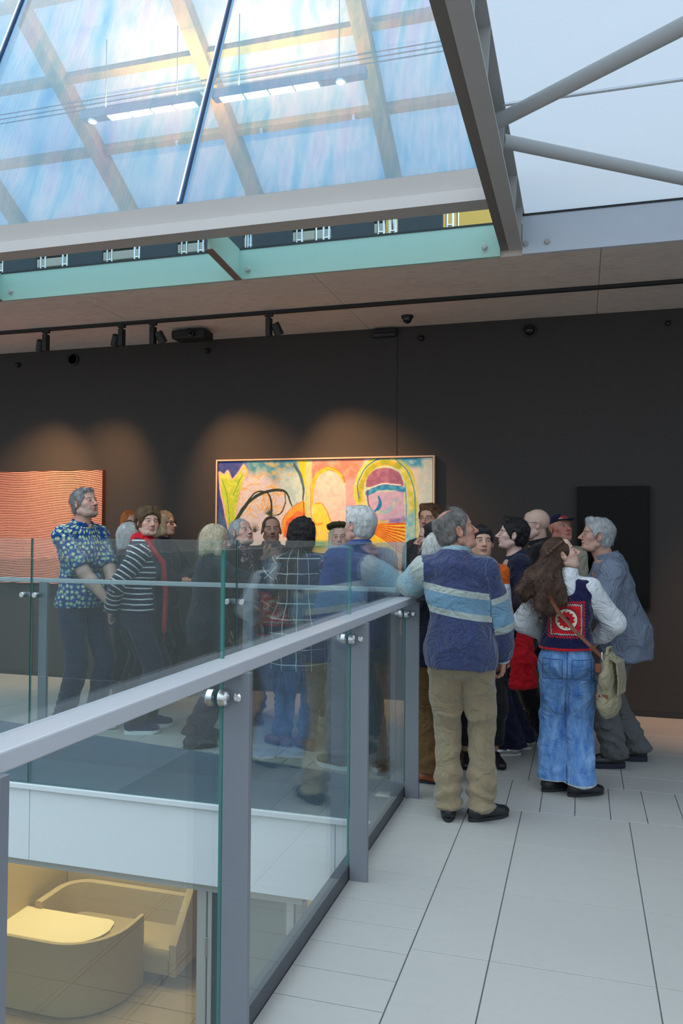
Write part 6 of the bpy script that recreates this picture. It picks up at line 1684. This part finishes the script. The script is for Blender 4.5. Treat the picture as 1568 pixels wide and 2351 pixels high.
# ---- 18 bald man with glasses
ALL['bald'] = I = person('bald man with dark glasses frames in a black parka, in profile to the left', -0.310, 6.29, -84, 1.72, (-84, 2, 0), 0, (0.62, 0.42, 0.34), brow=srgb(130, 110, 96), face=dict(nose=1.1, age=0.4, chub=0.5), facec=dict(cheek=0.25),
    top=dict(name='parka', mat=C_BLACK, b=0.034, bs=0.026, hem=0.44, fold=0.008, collar='r', ch=0.05), pants=dict(mat=C_BLACK), shoes=dict(kind='oxford', mat=L_BLACK, sole=S_BLACK), vox=0.012)
glasses(I, MET_BLK, 0.021, 0.0022)
# ---- 19 man in navy baseball cap
x_, y_ = from_head(-0.162, 6.60, 168, 1.69)
ALL['cap'] = I = person('ruddy man in a navy baseball cap and beige jacket', x_, y_, 168, 1.69, (158, 12, 0), 0, (0.58, 0.27, 0.20), brow=srgb(140, 110, 90), face=dict(age=0.6, nose=1.1, chub=0.6), facec=dict(cheek=0.7, age=0.5),
    top=dict(name='jacket', mat=M_cloth('beige_fleece', srgb(176, 170, 150)), b=0.030, bs=0.024, hem=0.47, fold=0.008, collar='r', ch=0.055), pants=dict(mat=C_BLACK), shoes=dict(kind='oxford', mat=L_BLACK, sole=S_BLACK), vox=0.012)
F = Field((-0.12, -0.14, -0.02), (0.12, 0.20, 0.15), 0.0055); F.ell((0, -0.018, 0.036), (0.082, 0.102, 0.090), k=0.01); F.cut((0, 0.10, -1), -0.040, 0.004)
F.cone((-0.045, 0.075, 0.052), (-0.028, 0.140, 0.044), 0.030, 0.022, 0.01, ((0, 0.1, 1), 0.16)); F.cone((0.045, 0.075, 0.052), (0.028, 0.140, 0.044), 0.030, 0.022, 0.01, ((0, 0.1, 1), 0.16)); F.cone((0, 0.075, 0.056), (0, 0.150, 0.047), 0.040, 0.022, 0.01, ((0, 0.1, 1), 0.14))
P, Q = F.mesh(); P = relax(P, Q, 1, .5); me = np_mesh('baseball_cap', P * I['hs'], Q); set_vec(me, 'pat', P)
capo = mesh_obj('baseball_cap', me, M_cloth('cap_navy', srgb(22, 26, 58)), I['root']); capo.matrix_local = Matrix.Translation(Vector(I['hc'])) @ Matrix(I['R'].tolist()).to_4x4()
lb = MB()
for k in range(2):
    for j in range(7):
        x0 = -0.030 + 0.0088 * j + random.uniform(-0.001, 0.001); z0 = 0.080 - 0.013 * k
        lb.box(x0, x0 + 0.0062, -0.0015, 0.0015, z0, z0 + 0.008)
lb.v = [(x, 0.081 - 5.5 * x * x - (z - 0.066) * 0.55 + y, z) for x, y, z in lb.v]
head_part(I, 'cap_lettering', lb, M_plain('cap_red_thread', srgb(214, 60, 62), 0.7), False)
# ---- 20 woman in crochet vest and jeans
DEN = M_cloth('blue_denim', srgb(72, 122, 188), 0.16, 0.9, 0.5, 300, 0.1, pat_denim)
ALL['vest'] = I = person('young woman in a crochet vest and wide blue jeans, dark hair half braided', -0.085, 4.965, 14, 1.515, (92, 22, -4), 1, (0.62, 0.40, 0.32), brow=srgb(50, 36, 30), face=dict(nose=1.1), facec=dict(cheek=0.3),
    feet={'L': (-0.075, 0.055, -58), 'R': (0.075, 0.0, -62)}, arms={'L': ((-0.10, 0.22, 0.90), (-1, -0.5, 0)), 'R': ((0.17, 0.21, 0.86), (1, -0.45, 0.1))}, headoff=(-0.03, -0.01, 0.0),
    top=[dict(name='blouse', mat=M_cloth('white_linen', srgb(214, 218, 222), 0.06), b=0.012, bs=0.024, hem=0.575, fold=0.005, collar='r', ch=0.05, cuff=1.0, wide=1.12, neck=0.02, vox=0.009),
         dict(name='crochet_vest', mat=M_cloth('crochet', srgb(24, 24, 66), 0.1, 0.95, 0.9, 170, 0.2, pat_crochet), b=0.030, sleeve=0, hem=0.565, fold=0.003, neck=-0.030, vox=0.008,
              sub=[((-0.21, 0, 1.15), (-0.19, 0, 1.40), 0.085, 0.07, 0.02), ((0.21, 0, 1.15), (0.19, 0, 1.40), 0.085, 0.07, 0.02), ((0.0, -0.12, 1.42), (0.0, -0.10, 1.22), 0.10, 0.05, 0.02)])],
    pants=dict(name='jeans', mat=DEN, r=(0.082, 0.078, 0.092), b=0.008, end=0.078, waist=0.60, fold=0.009, brk=0.003, vox=0.009), shoes=dict(kind='oxford', mat=L_BLACK, sole=S_BLACK), hvox=0.003)
# hair hangs free of the tilted head: built in figure space
hc_, R_, hs_ = I['hc'], I['R'], I['hs']
F = Field(hc_ + np.array([-0.28, -0.27, -0.42]), hc_ + np.array([0.22, 0.22, 0.18]), 0.0065)
T_ = lambda p: hc_ + R_ @ (np.array(p) * hs_)
F.ell(T_((0, -0.022, 0.030)), np.array((0.084, 0.102, 0.093)) * hs_, R_, k=0.01)
F.ell(T_((0, 0.085, -0.03)), np.array((0.066, 0.078, 0.092)) * hs_, R_, k=0.012, sub=True)
F.ell(T_((0, 0.060, 0.060)), np.array((0.050, 0.045, 0.034)) * hs_, R_, k=0.01, sub=True)
for sx in (-1, 1): F.ell(T_((sx * 0.085, 0.004, -0.022)), np.array((0.02, 0.028, 0.032)) * hs_, R_, k=0.008, sub=True)
b0 = T_((0, -0.055, 0.0))
for dx, dy, zl, r0, r1 in ((-0.09, -0.03, -0.29, 0.05, 0.026), (-0.03, -0.07, -0.32, 0.055, 0.03), (0.02, -0.07, -0.27, 0.05, 0.026), (-0.15, -0.05, -0.26, 0.045, 0.026), (-0.08, -0.10, -0.30, 0.05, 0.026), (-0.18, -0.08, -0.22, 0.035, 0.022)):
    mid = b0 + np.array([dx * 0.7, dy * 0.9, zl * 0.5]); F.cone(b0, mid, r0, r0, 0.03); F.cone(mid, hc_ + np.array([dx * 1.25 - 0.02, -0.07 + dy, zl]), r0, r1, 0.03)
P, Q = F.mesh(); P = relax(P, Q, 1, .4); Nn = vnormals(P, Q)
aa = np.arctan2(P[:, 0] - hc_[0], -(P[:, 1] - hc_[1]))
wv_ = vnoise(np.stack([aa * 9 + 0.9 * np.sin(P[:, 2] * 40), P[:, 2] * 14, P[:, 0] * 8], 1)); P = P + Nn * (0.030 * (wv_ - 0.5) * np.clip((hc_[2] + 0.05 - P[:, 2]) / 0.08, 0.15, 1))[:, None]
okk = np.nonzero((((P - hc_) @ R_)[:, 1] < 0.0) & (((P - hc_) @ R_)[:, 2] < 0.06))[0]; V, SQ = hair_strands(P - hc_, Nn, 1500, 0.075, 1.0, 5, 1.4, 0.0012, 0.0, okk); n0 = len(P); P = np.concatenate([P, V + hc_]); Q = np.concatenate([Q, SQ + n0])
me = np_mesh('hair', P, Q); set_vec(me, 'pat', np.stack([np.arctan2(P[:, 0] - hc_[0], -(P[:, 1] - hc_[1])) * 0.5, (P[:, 2] - hc_[2]) * 8, P[:, 0] * 0], 1)); hobj = mesh_obj('hair', me, H_CHEST, I['root'])
br = MB()
for k in range(9):
    t = k / 8; p = np.array((0.070 - 0.045 * t * t, 0.020 - 0.115 * t, 0.075 - 0.055 * t)); p = p / np.linalg.norm((p - np.array(CR[0])) / (np.array(CR[1]) + 0.014)) if False else p
    q = (p - np.array((0, -0.022, 0.03))); q = q / np.linalg.norm(q / np.array((0.086, 0.104, 0.095))) + np.array((0, -0.022, 0.03)); w = 0.0105
    for sgn in (-1, 1): br.tube([tuple(T_(q + np.array((0.002, 0.006, sgn * 0.008)))), tuple(T_(q + np.array((0.004, -0.002, 0)))), tuple(T_(q + np.array((0.0, -0.012, -sgn * 0.006))))], [w * 0.55 * hs_, w * hs_, w * 0.5 * hs_], 8)
br.build('braid', H_CHEST, hobj, True)
# leather strap across her back down to the bag at her right hip
st = MB(); sp = [(-0.135, -0.030, 1.288), (-0.115, -0.128, 1.20), (-0.05, -0.168, 1.085), (0.045, -0.172, 0.975), (0.125, -0.158, 0.895), (0.185, -0.120, 0.835)]
R0 = I['root']; Mw = Matrix.Translation(R0.location) @ Matrix.Rotation(R0.rotation_euler[2], 4, 'Z')
def strip(pts, w, th, up=Vector((0, 0, 1)), out=Vector((0, -1, 0))):
    b = MB(); P = [Vector(p) for p in pts]; vs = []
    for i, p in enumerate(P):
        t = (P[min(i + 1, len(P) - 1)] - P[max(i - 1, 0)]).normalized(); o_ = Vector((p.x * 0.9, p.y, 0)).normalized(); s_ = t.cross(o_).normalized()
        vs += [p - s_ * w / 2, p + s_ * w / 2, p + s_ * w / 2 + o_ * th, p - s_ * w / 2 + o_ * th]
    fs = []
    for i in range(len(P) - 1):
        for k in range(4): fs.append((i * 4 + k, i * 4 + (k + 1) % 4, i * 4 + 4 + (k + 1) % 4, i * 4 + 4 + k))
    fs += [(3, 2, 1, 0), tuple((len(P) - 1) * 4 + k for k in range(4))]
    return b.add(vs, fs)
bag = empty('shoulder_bag', Mw @ Vector((0.235, -0.05, 0.0)), R0.rotation_euler[2] - 0.35); tag(bag, "beige canvas shoulder bag with brown leather straps at the vest wearer's hip", 'bag')
LTH = M_plain('strap_leather', srgb(116, 66, 44), 0.45, 0, 0.2, 40); CNV = M_cloth('bag_canvas', srgb(150, 142, 116), 0.08, 0.9, 0.5, 240)
iv = (Matrix.Translation(bag.location) @ Matrix.Rotation(bag.rotation_euler[2], 4, 'Z')).inverted() @ Mw
s_ = strip(sp, 0.022, 0.004); s_.v = [tuple(iv @ Vector(p)) for p in s_.v]; s_.build('strap', LTH, bag)
F = Field((-0.10, -0.16, 0.42), (0.10, 0.16, 0.87), 0.008)
F.cone((0, -0.055, 0.56), (0, 0.055, 0.56), 0.075, 0.075, 0.02, ((1, 0, 0), 0.62)); F.cone((0, -0.065, 0.70), (0, 0.065, 0.70), 0.07, 0.07, 0.05, ((1, 0, 0), 0.55)); F.cone((0, -0.045, 0.79), (0, 0.045, 0.79), 0.040, 0.040, 0.04, ((1, 0, 0), 0.6)); F.cone((0, 0, 0.56), (0, 0, 0.79), 0.08, 0.06, 0.05, ((1, 0, 0), 0.65))
P, Q = F.mesh(); P = relax(P, Q, 1, .5); P = folds(P, vnormals(P, Q), 0.008, (10, 10, 8)); me = np_mesh('bag_body', P, Q); set_vec(me, 'pat', P); mesh_obj('bag_body', me, CNV, bag)
fb = MB(); fl_ = [(0.02, -0.075, 0.822), (0.058, -0.078, 0.80), (0.070, -0.080, 0.70), (0.066, -0.078, 0.62)]
vs = []; 
for p in fl_: vs += [p, (p[0], -p[1], p[2]), (p[0] + 0.007, -p[1], p[2]), (p[0] + 0.007, p[1], p[2])]
fs = [(i * 4 + k, i * 4 + (k + 1) % 4, i * 4 + 4 + (k + 1) % 4, i * 4 + 4 + k) for i in range(3) for k in range(4)] + [(3, 2, 1, 0), (12, 13, 14, 15)]
fb.add(vs, fs).build('flap', CNV, bag, True)
for y0, z0, w, hgt in ((-0.150, 0.745, 0.03, 0.05), (-0.138, 0.60, 0.07, 0.024)):
    MB().box(-0.045, -0.045 + w, -0.118 + (0.0 if z0 > 0.7 else 0.002), -0.108, z0, z0 + hgt, b=0.002).build('leather_tab', LTH, bag)
MB().tube([(0.012 * math.cos(a) - 0.02, -0.122, 0.612 + 0.012 * math.sin(a)) for a in [k * math.pi / 6 for k in range(13)]], 0.0022, 6, cap=False).build('ring', MAT_CHROME, bag, True)
MB().tube([(0.0, -0.05, 0.835), (0.0, -0.03, 0.875), (0.0, 0.03, 0.875), (0.0, 0.05, 0.835)], 0.009, 8).build('grab_handle', CNV, bag, True)
MB().tube([(-0.02, -0.075, 0.855), (-0.018, -0.085, 0.825), (-0.012, -0.075, 0.80)], 0.005, 8).build('clip', MAT_CHROME, bag, True)
# ---- 21 grey windbreaker
ALL['grey'] = I = person('grey-haired man in a blue-grey windbreaker at the right, facing left', 0.275, 5.735, -82, 1.635, (-84, 7, 0), 0, (0.52, 0.31, 0.235), brow=srgb(110, 100, 92), face=dict(age=1.0, nose=1.2), facec=dict(age=0.9, cheek=0.35), lean=(0, 0.11), headoff=(0, 0.045, 0), stoop=0.02,
    feet={'L': (-0.10, 0.10, 4), 'R': (0.10, -0.08, -8)}, arms={'L': ((-0.10, 0.36, 1.085), (-0.9, -0.8, -0.3)), 'R': ((0.12, 0.36, 1.09), (1, -0.8, -0.3))},
    hand={'L': dict(dir=(0.2, 1, 0.25), palm=(0.7, 0, 0.7), curl=0.6), 'R': dict(dir=(-0.2, 1, 0.25), palm=(-0.7, 0, 0.7), curl=0.6)},
    top=dict(name='windbreaker', mat=M_cloth('slate_nylon', srgb(116, 126, 144), 0.1, 0.6, 0.12, 300, 0.0), b=0.036, bs=0.030, flare=0.018, hem=0.43, fold=0.011, collar='r', ch=0.055, wide=1.15, vox=0.010),
    pants=dict(mat=M_cloth('grey_flannel', srgb(92, 94, 96)), r=(0.088, 0.074, 0.076), b=0.014, end=0.075, fold=0.010), shoes=dict(kind='chunky', mat=L_BLACK, sole=M_plain('sole_navy', srgb(26, 30, 50), 0.6)),
    hair=dict(kind='short', mat=H_SILVER, t=0.017, line=0.024, nape=0.088, quiff=True, mess=0.010, burn=-0.025, strands=220, sl=0.035, curl=0.3), hvox=0.003)
Mg = Matrix.Translation(I['root'].location) @ Matrix.Rotation(I['root'].rotation_euler[2], 4, 'Z')
pp = MB(); vs = []
for i in range(6):
    t = i / 5; yy = 0.47 + 0.012 * math.sin(t * 3); vs += [(-0.07, yy, 1.07 + 0.20 * t), (0.07, yy, 1.07 + 0.20 * t), (0.07, yy + 0.002, 1.07 + 0.20 * t), (-0.07, yy + 0.002, 1.07 + 0.20 * t)]
pp.add(vs, [(i * 4 + k, i * 4 + (k + 1) % 4, i * 4 + 4 + (k + 1) % 4, i * 4 + 4 + k) for i in range(5) for k in range(4)] + [(3, 2, 1, 0), (20, 21, 22, 23)])
po = pp.build('leaflet', M_plain('paper_white', srgb(212, 216, 214), 0.7)); po.matrix_world = Mg; tag(po, 'white paper leaflet held by the man in the windbreaker', 'paper')
# ---- round patch on the parka sleeve, red coat over an arm
I = ALL['bald']; e_ = I['A']['L'][0]; s_ = I['sh']['L']
pc = empty('sleeve_badge', tuple(lerp(s_, e_, 0.35) + np.array([-0.094, 0, 0]))); pc.parent = I['root']; pc.rotation_euler = (0, 0, 0)
for r_, dx, mt in ((0.034, 0.0, M_plain('badge_pale', srgb(196, 196, 206), 0.6)), (0.031, -0.001, M_plain('badge_red', srgb(170, 40, 56), 0.6)), (0.023, -0.002, M_plain('badge_white', srgb(210, 212, 222), 0.6)), (0.018, -0.003, M_plain('badge_blue', srgb(36, 48, 96), 0.6))):
    MB().lathe([(r_, 0.002), (r_, 0.0)], 'X', 24, 0, (dx, 0, 0)).build('badge_ring', mt, pc)
F = Field((-0.62, 5.10, 0.45), (-0.20, 5.60, 1.05), 0.009)
F.cone((-0.36, 5.40, 0.92), (-0.37, 5.38, 0.72), 0.035, 0.055, 0.03, ((0, 1, 0), 0.5)); F.cone((-0.37, 5.38, 0.72), (-0.40, 5.37, 0.55), 0.055, 0.065, 0.03, ((0, 1, 0), 0.5)); F.cone((-0.33, 5.40, 0.90), (-0.32, 5.38, 0.56), 0.03, 0.05, 0.03, ((0, 1, 0), 0.5)); F.cut((0, 0, -1), -0.53, 0.006)
P, Q = F.mesh(); P = relax(P, Q, 1, .5); P = folds(P, vnormals(P, Q), 0.012, (16, 16, 5)); me = np_mesh('red_coat', P, Q); set_vec(me, 'pat', P)
tag(mesh_obj('red_coat', me, M_cloth('coat_red', srgb(190, 20, 34), 0.15)), 'bright red coat hanging folded behind the crochet vest wearer', 'coat')
